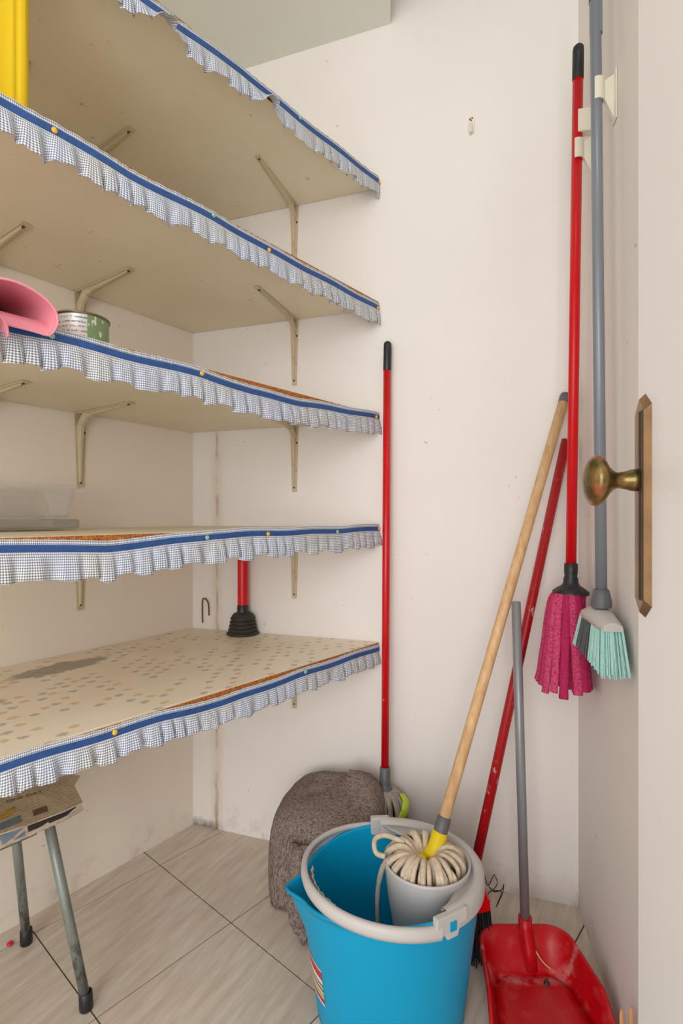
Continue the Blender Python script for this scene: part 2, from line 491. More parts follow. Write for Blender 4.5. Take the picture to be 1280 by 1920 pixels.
# ================================================================== THE ROOM
HC = 2.66
L0 = C1 - LW * ((C1.y + .6) / LW.y)
R0 = CR - RW * ((CR.y + .6) / RW.y)
def slab(name, a, b, n_in, z0, z1, mat, t=.08):
    a, b = Vector(a), Vector(b); o_ = -n_in * t
    return struct(obj(name, MB().prism([a, b, b + o_, a + o_], z0, z1), mat))
room = [L0, R0, CR, C1]
ext = [L0 + Vector((-.1, 0)), R0 + Vector((.1, 0)), CR + Vector((.1, .05)), C1 + Vector((-.06, .12))]
floor = struct(obj('floor', MB().prism(ext, -.06, -.0025), M['grout']))
wl = slab('wall_left', L0, C1 + LW * .06, LN, 0, HC, M['wall_bounce'])
wb = slab('wall_back', C1 - BW * .02, CR + BW * .06, BN, 0, HC, M['wall_stained'])
wr = slab('wall_right', R0, CR + RW * .02, RN, 0, HC, M['wall'])
ceil = struct(obj('ceiling', MB().prism(ext, HC, HC + .06), M['ceiling']))
# dropped ceiling over the shelves
e0 = on_back(732, 45); sd = Vector((92, 988)).normalized()
ea = Vector((e0.x, e0.y)); eb = ea - sd * (ea.y + .6) / sd.y
struct(obj('trim_2', MB().prism([ea, C1, L0, eb], e0.z, HC), M['ceiling']), 'dropped ceiling over the shelves')

# floor tiles, each clipped to the room
def clip(poly, a, b):
    out = []; d = b - a
    def side(p): return d.x * (p.y - a.y) - d.y * (p.x - a.x)
    for i in range(len(poly)):
        p, q = poly[i], poly[(i + 1) % len(poly)]; sp, sq = side(p), side(q)
        if sp >= 0: out.append(p)
        if (sp >= 0) != (sq >= 0): out.append(p + (q - p) * (sp / (sp - sq)))
    return out
T = .3325; G = .0017
A0 = Vector((-.5255, 1.527)); ta = Vector((.7553, -.6554)); tb = Vector((.6554, .7553))
full_mesh = None
for i in range(-8, 9):
    for j in range(-9, 5):
        q = [A0 + ta * (i * T + (T - G if a else G)) + tb * (j * T + (T - G if b else G)) for a, b in ((0, 0), (1, 0), (1, 1), (0, 1))]
        if sum(p.y for p in q) / 4 < -.75: continue
        pol = q; 
        for k in range(len(room)):
            pol = clip(pol, room[k], room[(k + 1) % len(room)])
            if len(pol) < 3: break
        if len(pol) < 3: continue
        ar = abs(sum(pol[k].x * pol[(k + 1) % len(pol)].y - pol[(k + 1) % len(pol)].x * pol[k].y for k in range(len(pol)))) / 2
        if ar < .0004: continue
        if ar > (T - 2 * G) ** 2 * .999 and full_mesh is not None:
            o = bpy.data.objects.new('tile', full_mesh); COL.objects.link(o); o.parent = floor
            o.location = (q[0].x - base_q.x, q[0].y - base_q.y, 0)
            continue
        o = obj('tile', MB().prism(pol, -.0025, 0), M['tile'], floor)
        if ar > (T - 2 * G) ** 2 * .999: full_mesh = o.data; base_q = q[0]

# ------------------------------------------------------------------ open door at the right
DD = Vector((.215, .977)).normalized(); DN = Vector((-DD.y, DD.x))
D0 = Vector((.3171, .55))
edge = D0 + DD * .0235
far = D0 - DD * .76
door = struct(obj('door_1', MB().prism([edge, far, far - DN * .036, edge - DN * .036], .01, 2.03), M['door'], None, .0015), 'white painted door standing open with an aged brass knob')
zk = 1.042
def dp(along, out, z): return Vector((D0.x + DD.x * along + DN.x * out, D0.y + DD.y * along + DN.y * out, z))
def plate_mesh(w, t0, t1, z0, z1, tip, mbx):
    prof = [(-w, z0 + tip), (0, z0), (w, z0 + tip), (w, z1 - tip), (0, z1), (-w, z1 - tip)]
    lo = [dp(a, t0, z) for a, z in prof]; hi = [dp(a * .72, t1, z + (.006 if z < 1 else -.006)) for a, z in prof]
    mbx.add(lo + hi, [list(range(5, -1, -1)), list(range(6, 12))] + [[i, (i + 1) % 6, 6 + (i + 1) % 6, 6 + i] for i in range(6)])
    return mbx
pl = obj('door_plate', plate_mesh(.019, 0, .006, .898, 1.132, .014, MB()), M['plate'], door)
obj('plate_groove', MB().box(dp(-.002, .0058, 1.015), tuple(DD * .0022) + (0,), tuple(DN * .0012) + (0,), (0, 0, .098)), M['plate_groove'], pl)
obj('plate_groove', MB().box(dp(-.0095, .0058, 1.015), tuple(DD * .0012) + (0,), tuple(DN * .0012) + (0,), (0, 0, .098)), M['plate_groove'], pl)
obj('door_knob', MB().lathe([(0, .005), (.012, .005), (.0115, .012), (.0095, .018), (.0085, .026), (.0105, .030), (.016, .035), (.0225, .039), (.0265, .043), (.0275, .047), (.0262, .051), (.021, .0555), (.012, .0585), (0, .0595)],
    dp(.004, 0, zk), v3(DN, 0), 40), M['brass'], door)

# ================================================================== SHELVES
E = Vector((.1085, 1.5312)); FD = Vector((.643, .766)).normalized(); FN = Vector((FD.y, -FD.x))
def front_s(x):
    k = (x - CX) / F_PX
    return (k * E.y - E.x) / (FD.x - k * FD.y)
def front_z(x, y):
    p = E + FD * front_s(x); return 1 - (y - CY) / F_PX * p.y
S_END = -1.42
def bracket(shelf, base, nrm, zb, w=.015, arm=.245, leg=.20, screws=3):
    side = Vector((-nrm.y, nrm.x)); m = MB(); t = .0028
    def P(out, sd_, z): return Vector((base.x + nrm.x * out + side.x * sd_, base.y + nrm.y * out + side.y * sd_, z))
    # leg on the wall, tapering
    w2 = w * .55
    a = [P(.0, -w, zb), P(.0, w, zb), P(.0, w2, zb - leg), P(.0, -w2, zb - leg)]
    b = [P(t, -w, zb), P(t, w, zb), P(t, w2, zb - leg), P(t, -w2, zb - leg)]
    m.add(a + b, [[0, 1, 2, 3], [7, 6, 5, 4], [0, 4, 5, 1], [1, 5, 6, 2], [2, 6, 7, 3], [3, 7, 4, 0]])
    # arm under the board
    a = [P(0, -w, zb), P(0, w, zb), P(arm, w2, zb), P(arm, -w2, zb)]
    b = [P(0, -w, zb - t), P(0, w, zb - t), P(arm, w2, zb - t), P(arm, -w2, zb - t)]
    m.add(a + b, [[0, 1, 2, 3], [7, 6, 5, 4], [0, 4, 5, 1], [1, 5, 6, 2], [2, 6, 7, 3], [3, 7, 4, 0]])
    # raised rib running down the leg, round the bend and along the arm
    r = w * .42; path = [P(.006, 0, zb - leg * .92), P(.010, 0, zb - .075), P(.016, 0, zb - .036), P(.036, 0, zb - .016), P(.075, 0, zb - .009), P(arm * .92, 0, zb - .005)]
    rr = [r * .4, r * .8, r, r, r * .8, r * .4]
    top = [[p + Vector((side.x * k, side.y * k, 0)) * q for k in (-1, -.6, .6, 1)] for p, q in zip(path, rr)]
    inner = [P(t, 0, zb - leg * .94), P(t, 0, zb - .075), P(t, 0, zb - .03), P(.03, 0, zb - t), P(.075, 0, zb - t), P(arm * .95, 0, zb - t)]
    rows = []
    for p, q, ip in zip(path, rr, inner):
        sv = Vector((side.x, side.y, 0))
        rows.append([ip - sv * q * 1.5, p - sv * q * .6, p + sv * q * .6, ip + sv * q * 1.5])
    m.grid(rows, False)
    br = obj('bracket', m, M['bracket'], shelf)
    for k in range(screws):
        if k == 0: o_, ax = P(t, 0, zb - leg + .014), v3(nrm, 0)
        elif k == 1: o_, ax = P(t, w * .62, zb - .05), v3(nrm, 0)
        else: o_, ax = P(arm - .014, 0, zb - t), Vector((0, 0, -1))
        obj('screw', MB().lathe([(0, .0022), (.0022, .0018), (.0036, .0)], o_, ax, 10), M['screw'], br)
    return br

B_BACK = C2 + BW * .363
B_L1 = C1 - LW * .376
B_L2 = C1 - LW * .616

def make_shelf(label, z0, z1, band, tacks, seed, liner=False, hem=.046, flips=()):
    """z0, z1: height of the board's top at the back wall and 0.966 m along to the left"""
    rnd = random.Random(seed); th = .020
    def zt(p):                                    # a board that leans very slightly
        s = (Vector((p[0], p[1])) - E).dot(FD); return z0 + (z1 - z0) * (s / -.966)
    e_end = E + FD * S_END
    w_end = e_end - LN * ((e_end - C1).dot(LN))
    g = .002
    poly = [E + BN * g, C1 + (LN + BN).normalized() * g * 1.3, w_end + LN * g, e_end]
    shelf = thing('wall_shelf', v3(C2 + BN * .02, zt(C2) - th), label, 'shelf', 'wall shelves with gingham frills')
    n = len(poly)
    m = MB(); m.add([v3(p, zt(p) - th) for p in poly] + [v3(p, zt(p)) for p in poly],
          [list(range(n)), list(range(2 * n - 1, n - 1, -1))] + [[i, n + i, n + (i + 1) % n, (i + 1) % n] for i in range(n)])
    obj('board', m, M['cream'], shelf)
    if liner:
        pp = [Vector(p) for p in poly]; pp[0] = pp[0] - FN * .003; pp[-1] = pp[-1] - FN * .003
        m = MB(); m.add([v3(p, zt(p) + .0002) for p in pp] + [v3(p, zt(p) + .0014) for p in pp],
          [list(range(n - 1, -1, -1)), list(range(n, 2 * n))] + [[i, (i + 1) % n, n + (i + 1) % n, n + i] for i in range(n)])
        obj('shelf_liner', m, M['liner'], shelf, label='cream vinyl liner with small yellow and grey motifs')
    # raw chipboard front edge
    m = MB(); a, b = E - FD * .004, e_end
    m.box(v3((a + b) / 2 + FN * .0006, (zt(a) + zt(b)) / 2 - th / 2), v3((b - a) / 2, (zt(b) - zt(a)) / 2), v3(FN * .0008, 0), (0, 0, th / 2 - .0008))
    obj('board_edge', m, M['chip'], shelf, label='raw brown chipboard edge')
    # frill
    tab = sorted((front_s(x), front_z(x, y) ) for x, y in band)
    ext_l = tab[0]
    bw, hd = .0115, .0085
    N = 420; rows = []; uvs = []
    S0, S1 = -.003, S_END + .02
    levels = [('h', bw / 2 + hd), ('h', bw / 2), ('h', -bw / 2)] + [('r', k / 9) for k in range(1, 10)]
    ph = rnd.random() * 6; sarc = 0
    f1, f2 = 17 + rnd.random() * 6, 41 + rnd.random() * 8
    def zb(s): return interp(tab, s) + .0012 * math.sin(s * 31 + seed)
    cols = []
    for i in range(N + 1):
        s = S0 + (S1 - S0) * i / N
        ph = 2 * math.pi * (-s / .038) + 2.3 * math.sin(s * f1 + seed) + 1.0 * math.sin(s * f2 + 2 * seed)
        amp = .75 + .25 * math.sin(s * 9.3 + seed * 1.7)
        sq = math.tanh(1.8 * math.sin(ph)) + .35 * math.sin(2 * ph + 1.1)
        c = []
        for kind, v in levels:
            if kind == 'h':
                out = .0026 + (.0010 * math.sin(ph * 1.5) if v > bw / 2 + .001 else 0); dz = v; ds = 0; vv = -v
            else:
                hl = hem * (1 + .09 * math.sin(ph * .5 + seed) + .05 * math.sin(s * 60)) 
                lift = 0
                for fs, fw, fa in flips:
                    lift += fa * math.exp(-((s - fs) / fw) ** 2)
                out = .003 + (v ** .7) * (.0075 + .0075 * amp * sq) + lift * v * v * .035 - .004 * v * v
                ds = .0062 * v * math.cos(ph) * amp
                dz = -bw / 2 - v * hl * (1 - lift * .55); vv = bw / 2 + v * hl
            p = E + FD * (s + ds) + FN * out
            c.append((v3(p, zb(s) + dz), (-s * 1.25 + ph * .0013, vv)))
        cols.append(c)
    rows = [[c[k][0] for c in cols] for k in range(len(levels))]
    uvs = [[c[k][1] for c in cols] for k in range(len(levels))]
    fr = obj('frill', MB().grid(rows, True, False, uvs), M['gingham'], shelf, solid=.0007, label='gathered blue and white gingham frill')
    # ribbon
    m = MB(); rb = []
    for i in range(0, 161):
        s = S0 + (S1 - S0) * i / 160; p0 = E + FD * s + FN * .0031; p1 = E + FD * s + FN * .0043; z = zb(s)
        rb.append([v3(p0, z - bw / 2), v3(p1, z - bw / 2), v3(p1, z + bw / 2), v3(p0, z + bw / 2)])
    rb2 = [list(r) for r in zip(*rb)]; rb2.append(rb2[0])
    m.grid(rb2, False)
    obj('ribbon', m, M['ribbon'], fr, label='navy blue ribbon')
    for x, y, colr in tacks:
        s = front_s(x); p = v3(E + FD * s + FN * .0045, front_z(x, y))
        obj('thumbtack', MB().lathe([(0, .0030), (.0028, .0027), (.0046, .0015), (.0050, 0), (.0046, -.0005)], p, v3(FN, 0), 14), M['tack_' + colr], fr)
    for base, nrm, w in ((B_BACK, BN, .013), (B_L1, LN, .016), (B_L2, LN, .016)):
        bracket(shelf, base + nrm * .0005, nrm, zt(base + nrm * .1) - th - .0008, w)
    return shelf

make_shelf('topmost cream shelf with torn-looking gingham frill below the ceiling', 1.983, 1.972,
    [(180, -66), (265, 0), (318, 36), (330, 50), (450, 135), (560, 226), (640, 288), (709, 342)], [(560, 222, 'green'), (709, 343, 'yellow')], 1,
    hem=.044, flips=((front_s(300), .035, .9), (front_s(495), .03, .8)))
make_shelf('second shelf from the top, with the yellow tub on it', 1.633, 1.636,
    [(-120, 128), (0, 192), (100, 246), (240, 330), (400, 411), (500, 468), (600, 521), (707, 578)], [(100, 247, 'yellow'), (398, 405, 'green'), (502, 470, 'yellow'), (706, 578, 'yellow')], 2)
make_shelf('third shelf from the top, holding pink gloves and a tin can', 1.306, 1.309,
    [(-120, 590), (0, 612), (95, 632), (230, 667), (375, 703), (470, 735), (560, 757), (640, 770), (705, 782)], [(95, 631, 'green'), (376, 701, 'yellow'), (703, 782, 'yellow')], 3)
make_shelf('eye-level shelf with the clear plastic container and sagging frill', .982, .9735,
    [(-120, 1034), (0, 1028), (100, 1030), (200, 1028), (290, 1019), (400, 1005), (500, 1000), (600, 997), (710, 991)], [(386, 1008, 'green'), (500, 1001, 'yellow'), (630, 997, 'green'), (708, 991, 'yellow')], 4)
make_shelf('lowest shelf with patterned liner and the plunger on it', .645, .641,
    [(-120, 1482), (0, 1440), (100, 1408), (215, 1373), (300, 1347), (420, 1316), (560, 1266), (705, 1217)], [(213, 1372, 'yellow'), (570, 1259, 'green')], 5, liner=True, hem=.038)

# small rusty hook in the boxed corner above the lowest shelf
hp = on_back(381, 1155, .016)
cn = (LN + BN).normalized(); hc = C1 + BW * .050 + BN * .0035; cn = BN
tag(obj('rusty_hook', MB().tube(catmull([v3(hc + BW * .012, .69), v3(hc + cn * .004 + BW * .012, .73), v3(hc + cn * .006, .745), v3(hc + cn * .004 - BW * .010, .735), v3(hc - BW * .012, .665)], 5), .0022, 8), M['rust']),
    'small bent rusty wire hook in the corner beside the plunger', 'hook')

# ------------------------------------------------------------------ things on the shelves
# yellow ribbed tub on the second shelf
yz = 1.6375
yc = Vector((-.506, .862)) - FD * .105 - FN * .055
yt = thing('plastic_tub', v3(yc, yz), 'bright yellow ribbed plastic tub on the second shelf', 'tub')
def tub_ring(z, g, ribs=True):
    pts = []; n = 160
    for k in range(n):
        t = 2 * math.pi * k / n; c_, s_ = math.cos(t), math.sin(t); e = .16
        x = (.105 + g) * math.copysign(abs(c_) ** e, c_); y = (.055 + g) * math.copysign(abs(s_) ** e, s_)
        if ribs and math.sin((x + y) * 420) > .1: x *= .985; y *= .97
        pts.append(v3(yc + FD * x + FN * y, z))
    return pts
m = MB()
m.grid([tub_ring(yz + .001, -.012, False), tub_ring(yz, -.006, False), tub_ring(yz + .008, -.001), tub_ring(yz + .30, 0), tub_ring(yz + .305, .001, False), tub_ring(yz + .307, -.001, False), tub_ring(yz + .30, -.003, False), tub_ring(yz + .02, -.008, False)], True, True)
m.f.append(list(range(159, -1, -1))); m.sm.append(False)
nb = len(m.v) - 160; m.f.append([nb + k for k in range(160)]); m.sm.append(False)
obj('tub_body', m, M['yellow'], yt)
rim = MB(); rim.grid([tub_ring(yz + .297, .002, False), tub_ring(yz + .297, .006, False), tub_ring(yz + .310, .006, False), tub_ring(yz + .310, -.003, False), tub_ring(yz + .306, -.003, False)], False, True)
obj('tub_rim', rim, M['yellow'], yt)

# pink rubber gloves: cuffs hang over the edge of the third shelf
def glove(label, centre, back, wide, tall, tilt, droop):
    """centre: middle of the cuff opening; back: where the hand lies"""
    c = Vector(centre); b = Vector(back)
    g = thing('rubber_glove', (b.x, b.y, 1.3095), label, 'glove', 'pink rubber gloves')
    ax = (b - c).normalized(); sx = Vector((0, 0, 1)).cross(ax).normalized(); up = ax.cross(sx)
    rows = []; n = 40; L = (b - c).length
    def ring(t, w, h, dz, inset=0):
        p = c + ax * (t * L) + Vector((0, 0, dz)); o_ = []
        for k in range(n):
            a = 2 * math.pi * k / n; x = math.cos(a) * (w - inset); y = math.sin(a) * (h - inset)
            y += .010 * math.sin(2.2 * x / w + 1) * (1 - t) * (h / .04) * .6
            xr = x * math.cos(tilt) - y * math.sin(tilt); yr = x * math.sin(tilt) + y * math.cos(tilt)
            w_ = p + sx * xr + up * yr
            d_ = (w_.xy - E).dot(FN)              # the glove bends over the shelf edge
            zm = (1.3105 if d_ < .008 else 1.3105 - (d_ - .008) * 1.6) + inset
            if w_.z < zm: w_.z = zm
            o_.append(w_)
        return o_
    prof = [(0, wide, tall, 0), (.04, wide * .99, tall * .99, droop * .1), (.08, wide * .98, tall * .97, droop * .2), (.13, wide * .97, tall * .94, droop * .3), (.18, wide * .95, tall * .9, droop * .4), (.25, wide * .92, tall * .84, droop * .6), (.35, wide * .88, tall * .75, droop * .8), (.65, wide * .72, tall * .5, droop), (1, wide * .62, tall * .38, droop)]
    m = MB().grid([ring(*q) for q in prof] + [ring(q[0], q[1], q[2], q[3], .0016) for q in reversed(prof)], True, True)
    cuff = obj('cuff', m, M['glove'], g)
    rimp = ring(0, wide + .0006, tall + .0006, 0); obj('cuff_bead', MB().tube(rimp + [rimp[0]], .0021, 8, caps=False), M['glove'], cuff)
    # hand with five fingers lying on the shelf behind
    hm = MB(); pb = c + ax * L + Vector((0, 0, droop))
    hm.grid([ring(1, wide * .62, tall * .38, droop), ring(1.25, wide * .66, tall * .3, droop), ring(1.6, wide * .64, tall * .28, droop), ring(1.72, wide * .4, tall * .18, droop)], True, True)
    nb_ = len(hm.v) - n; hm.f.append([nb_ + k for k in range(n)]); hm.sm.append(True)
    hand = obj('palm', hm, M['glove'], g)
    for i, (o_, l_) in enumerate(((-.75, .055), (-.25, .066), (.25, .07), (.75, .06))):
        q = c + ax * (L * 1.6) + sx * (o_ * wide * .55) + Vector((0, 0, droop))
        obj('finger', MB().tube([q, q + ax * l_ * .6 + sx * o_ * .008, q + ax * l_ + sx * o_ * .01, q + ax * (l_ + .006) + sx * o_ * .01], [.0095, .009, .007, .002], 10), M['glove'], g)
    q = c + ax * (L * 1.2) + sx * (wide * .55) + Vector((0, 0, droop))
    obj('thumb', MB().tube([q, q + ax * .02 + sx * .018, q + ax * .04 + sx * .026, q + ax * .046 + sx * .028], [.011, .010, .008, .002], 10), M['glove'], g)
glove('pink rubber glove with wide open cuff beside the tin can', (-.487, .776, 1.303), (-.640, .890, 1.346), .066, .042, R(-20), .004)
glove('lower pink rubber glove with its cuff drooping over the frill', (-.492, .748, 1.264), (-.680, .800, 1.345), .030, .017, R(62), .002)

# tin can
tc = Vector((-.462, .940, 1.3085))
can = thing('tin_can', tc, 'low round tin can with pale green and white print', 'can')
n = 48; rows = []; uvs = []
for r, h, v in ((.0435, .002, 0), (.0445, .0045, .02), (.0438, .007, .05), (.0438, .044, .95), (.0446, .0465, .98)):
    rows.append([tc + Vector((math.cos(2 * math.pi * k / n) * r, math.sin(2 * math.pi * k / n) * r, h)) for k in range(n + 1)])
    uvs.append([(k / n, v) for k in range(n + 1)])
obj('can_body', MB().grid(rows, True, False, uvs), M['can'], can)
obj('can_rim', MB().lathe([(.0436, .044), (.0458, .046), (.0458, .0485), (.0440, .0492), (.0425, .0475), (.0425, .006), (0, .006)], tc, (0, 0, 1), 48), M['tin'], can)
obj('can_base', MB().lathe([(0, .001), (.041, .001), (.0440, .0), (.0452, .0015), (.0452, .004), (.0440, .005)], tc, (0, 0, 1), 48), M['tin'], can)

# clear plastic container on the eye-level shelf
cc = Vector((-.601, 1.25)) - LN * .083 - LW * .18
cz = .980
tub = thing('storage_container', v3(cc, cz), 'clear plastic food container standing on a grey see-through tray', 'container')
def rrect(hx, hy, z, r=.025, n=8):
    pts = []
    for cxs, cys, a0 in ((1, 1, 0), (-1, 1, 90), (-1, -1, 180), (1, -1, 270)):
        for k in range(n + 1):
            a = R(a0 + 90 * k / n); x = cxs * (hx - r) + math.cos(a) * r; y = cys * (hy - r) + math.sin(a) * r
            pts.append(v3(cc + LW * x - LN * y, z))
    return pts
bz = cz + .0235
m = MB(); m.grid([rrect(.150, .062, bz), rrect(.160, .068, bz + .012), rrect(.166, .074, bz + .066), rrect(.180, .083, bz + .068), rrect(.181, .084, bz + .078), rrect(.178, .081, bz + .078), rrect(.177, .080, bz + .0705), rrect(.164, .072, bz + .0685), rrect(.157, .066, bz + .013), rrect(.148, .060, bz + .002)], True, True)
k0 = len(rrect(.1, .1, 0)); m.f.append(list(range(k0 - 1, -1, -1))); m.sm.append(False)
nb = len(m.v) - k0; m.f.append([nb + k for k in range(k0)]); m.sm.append(False)
obj('container_body', m, M['clear'], tub)
m = MB(); m.grid([rrect(.164, .077, cz), rrect(.171, .080, cz + .003), rrect(.171, .080, cz + .019), rrect(.168, .078, cz + .022)], False, True)
m.f.append(list(range(k0 - 1, -1, -1))); m.sm.append(False)
nb = len(m.v) - k0; m.f.append([nb + k for k in range(k0)]); m.sm.append(False)
obj('container_tray', m, M['frosted'], tub, label='grey translucent tray')

# plunger on the lowest shelf
pp = Vector((-.307, 1.640, .6462))
pg = thing('plunger', pp, 'toilet plunger with dark ribbed rubber cup and red handle', 'plunger')
prof = [(.030, .002), (.049, 0), (.051, .003), (.046, .008)]
z = .008
for k in range(4):
    r = .0445 - k * .0022
    prof += [(r - .005, z + .001), (r - .005, z + .0025), (r, z + .004), (r, z + .0085), (r - .003, z + .0105)]; z += .0115
prof += [(.034, z + .003), (.028, z + .010), (.018, z + .014), (.012, z + .015), (0, z + .015)]
obj('rubber_cup', MB().lathe(prof, pp, (0, 0, 1), 40), M['dark_rubber'], pg)
obj('collar', MB().lathe([(.0175, z + .010), (.0175, z + .034), (.016, z + .036), (0, z + .036)], pp, (0, 0, 1), 24), M['black_plastic'], pg)
obj('handle', MB().lathe([(.0162, z + .036), (.0162, .285), (.0150, .295), (.010, .302), (0, .304)], pp, (0, 0, 1), 24), M['red_clean'], pg)

# ================================================================== HANDLED TOOLS
def lerp(a, b, t): return Vector(a) + (Vector(b) - Vector(a)) * t
def pole(name, a, b, r, mat, parent, n=18, label=None):
    return obj(name, MB().tube([a, lerp(a, b, .5), b], r, n), mat, parent, label=label)
def cap(name, base, top, r, mat, parent, hole_dir=None):
    """rounded end cap with a hanging hole"""
    ax = (Vector(top) - Vector(base)); L = ax.length; ax.normalize()
    c = obj(name, MB().lathe([(r, 0), (r * 1.06, .002), (r * 1.06, L - r * 1.0), (r * .95, L - r * .5), (r * .6, L - r * .12), (0, L)], base, ax, 20), mat, parent)
    if hole_dir is not None:
        h = Vector(hole_dir).normalized(); o_ = Vector(base) + ax * (L - r * 1.5)
        obj('hanging_hole', MB().tube([o_ - h * r * 1.075, o_ + h * r * 1.075], r * .42, 12), M['wire'], c)
    return c

# --- string mop with red handle standing against the back wall
a = at(725.5, 695, 1.500); b = at(721.5, 1447, 1.462); t_ = at(726.5, 640, 1.503)
rm = thing('string_mop', (b.x, b.y, 0), 'upright string mop with straight red handle and black cap against the wall', 'mop')
pole('handle', b, a, .0108, M['red'], rm)
cap('handle_cap', a, t_, .0108, M['black_plastic'], rm, (0, -1, 0))
ax = (a - b).normalized()
obj('socket', MB().lathe([(.036, -.062), (.037, -.056), (.030, -.050), (.0165, -.040), (.0150, -.03), (.0145, .012), (.0115, .014)], b, ax, 24), M['grey_plastic'], rm)
sc = b - ax * .055; rnd = random.Random(3)
for i in range(34):
    an = 2 * math.pi * i / 34 + rnd.uniform(-.05, .05); rr = .040 + rnd.uniform(0, .014)
    d = Vector((math.cos(an), math.sin(an), 0))
    p = [sc + d * .012 + Vector((0, 0, .006)), sc + d * .030 + Vector((0, 0, .004)), sc + d * rr + Vector((0, 0, -.020)), sc + d * (rr + .010) + Vector((0, 0, -.075))]
    if d.y > .2: p = [q + Vector((0, -.004, 0)) for q in p]
    e_ = p[-1]; dd = d if d.y < .3 else Vector((d.x, d.y * .3, 0))
    p += [e_ + dd * .006 + Vector((0, 0, -.08)), Vector((e_.x + dd.x * .012, e_.y + dd.y * .008, .006))]
    obj('strand', MB().tube(catmull(p, 4), .0052, 6), M['cotton_grey'], rm)

# --- turquoise bucket with wringer
BC = Vector((.100, 1.085, 0)); BH = .285
bk = thing('mop_bucket', BC, 'turquoise oval mop bucket with grey wringer, bail handle and pouring spout', 'bucket')
def brim(th_):
    """height of the rim around the bucket: dips on the pouring side"""
    return BH - .034 * math.exp(-((((th_ - math.pi * 1.0 + math.pi) % (2 * math.pi)) - math.pi) / 1.0) ** 2)
def bring(f, inset, n=96):
    pts = []
    for k in range(n):
        t = 2 * math.pi * k / n
        h = brim(t) * f
        q = f
        ax_ = .149 + .034 * q - inset; by = .126 + .032 * q - inset
        d = (((t - math.pi * 1.02 + math.pi) % (2 * math.pi)) - math.pi)
        sp = .030 * math.exp(-(d / .17) ** 2) * max(0, (q - .62) / .38) ** 1.4
        pts.append(BC + Vector((math.cos(t) * (ax_ + sp), math.sin(t) * (by + sp * .5), h)))
    return pts
def with_dz(p, dz): return [q + Vector((0, 0, dz)) for q in p]
m = MB()
fs = [0.02, .1, .3, .5, .65, .75, .85, .93, .985]
rws = [with_dz(bring(0, .012), 0.001)] + [bring(f, 0) for f in fs] + [bring(.985, -.004), with_dz(bring(1, -.004), .001), with_dz(bring(1, .0), .003), bring(1, .003)] + [bring(f, .0032) for f in reversed(fs)]
m.grid(rws, True, True)
m.f.append(list(range(95, -1, -1))); m.sm.append(False)
nb = len(m.v) - 96; m.f.append([nb + k for k in range(96)]); m.sm.append(False)
obj('bucket_body', m, M['blue'], bk)
TH0, TH1 = R(-61), R(93)
def ell(t, a_, b_, z): return BC + Vector((math.cos(t) * a_, math.sin(t) * b_, z))
# grey collar of the wringer round the right half of the rim
rows = []
for k in range(41):
    t = TH0 + (TH1 - TH0) * k / 40
    o_ = []
    for da, z in ((.0075, .262), (.0085, .275), (.0075, .292), (.003, .298), (-.006, .299), (-.013, .296), (-.016, .288), (-.016, .268)):
        o_.append(ell(t, .182 + da, .158 + da, z))
    rows.append(o_)
wr_m = MB().grid(rows, True)
# cup of the wringer
WC = BC + Vector((.077, .008, 0)); WR = .088
cupm = MB()
prof = [(0, .100), (.050, .100), (.058, .106), (.070, .160), (.081, .225), (.087, .275), (.0895, .294), (.0895, .298), (.0870, .300), (.0845, .297), (.081, .275), (.075, .225), (.064, .160), (.052, .112), (0, .108)]
cupm.lathe(prof, WC, (0, 0, 1), 56)
wcup = obj('wringer', cupm, M['light_grey'], bk)
obj('wringer_collar', wr_m, M['light_grey'], wcup)
# sloping deck between cup and collar
rows = []
for k in range(41):
    t = TH0 + (TH1 - TH0) * k / 40
    o_ = ell(t, .168, .144, .289); d = Vector((math.cos(t), math.sin(t), 0))
    i_ = WC + d * (WR - .002) + Vector((0, 0, .284)); rows.append([o_, lerp(o_, i_, .5) + Vector((0, 0, -.006)), i_])
obj('wringer_deck', MB().grid(rows, True), M['light_grey'], wcup, solid=.003)
# clips at both pivots
for t in (TH0, TH1):
    p = ell(t, .1835, .1595, .272); out = Vector((math.cos(t), math.sin(t), 0)).normalized(); sd_ = Vector((-out.y, out.x, 0))
    if t == TH0:
        c_ = p + out * .006; poly = [(-.030, .026), (.040, .026), (.040, .004), (.024, .000), (.018, -.018), (-.006, -.018), (-.010, -.008), (-.030, -.006)]
        fr_ = [c_ + sd_ * x + Vector((0, 0, z)) + out * .004 for x, z in poly]; ba_ = [c_ + sd_ * x + Vector((0, 0, z)) - out * .009 for x, z in poly]
        nn = len(poly)
        clipm = MB().add(fr_ + ba_, [list(range(nn)), list(range(2 * nn - 1, nn - 1, -1))] + [[i, nn + i, nn + (i + 1) % nn, (i + 1) % nn] for i in range(nn)])
        cl = obj('clip', clipm, M['light_grey'], bk, .002)
        obj('button', MB().box(c_ + out * .0045 + sd_ * .006 + Vector((0, 0, .004)), sd_ * .0075, out * .002, Vector((0, 0, .0085))), M['blue'], cl, .0015, label='square turquoise button')
    else:
        obj('clip', MB().box(p + Vector((0, 0, .008)), sd_ * .022, out * .008, Vector((0, 0, .020))), M['light_grey'], bk, .003)
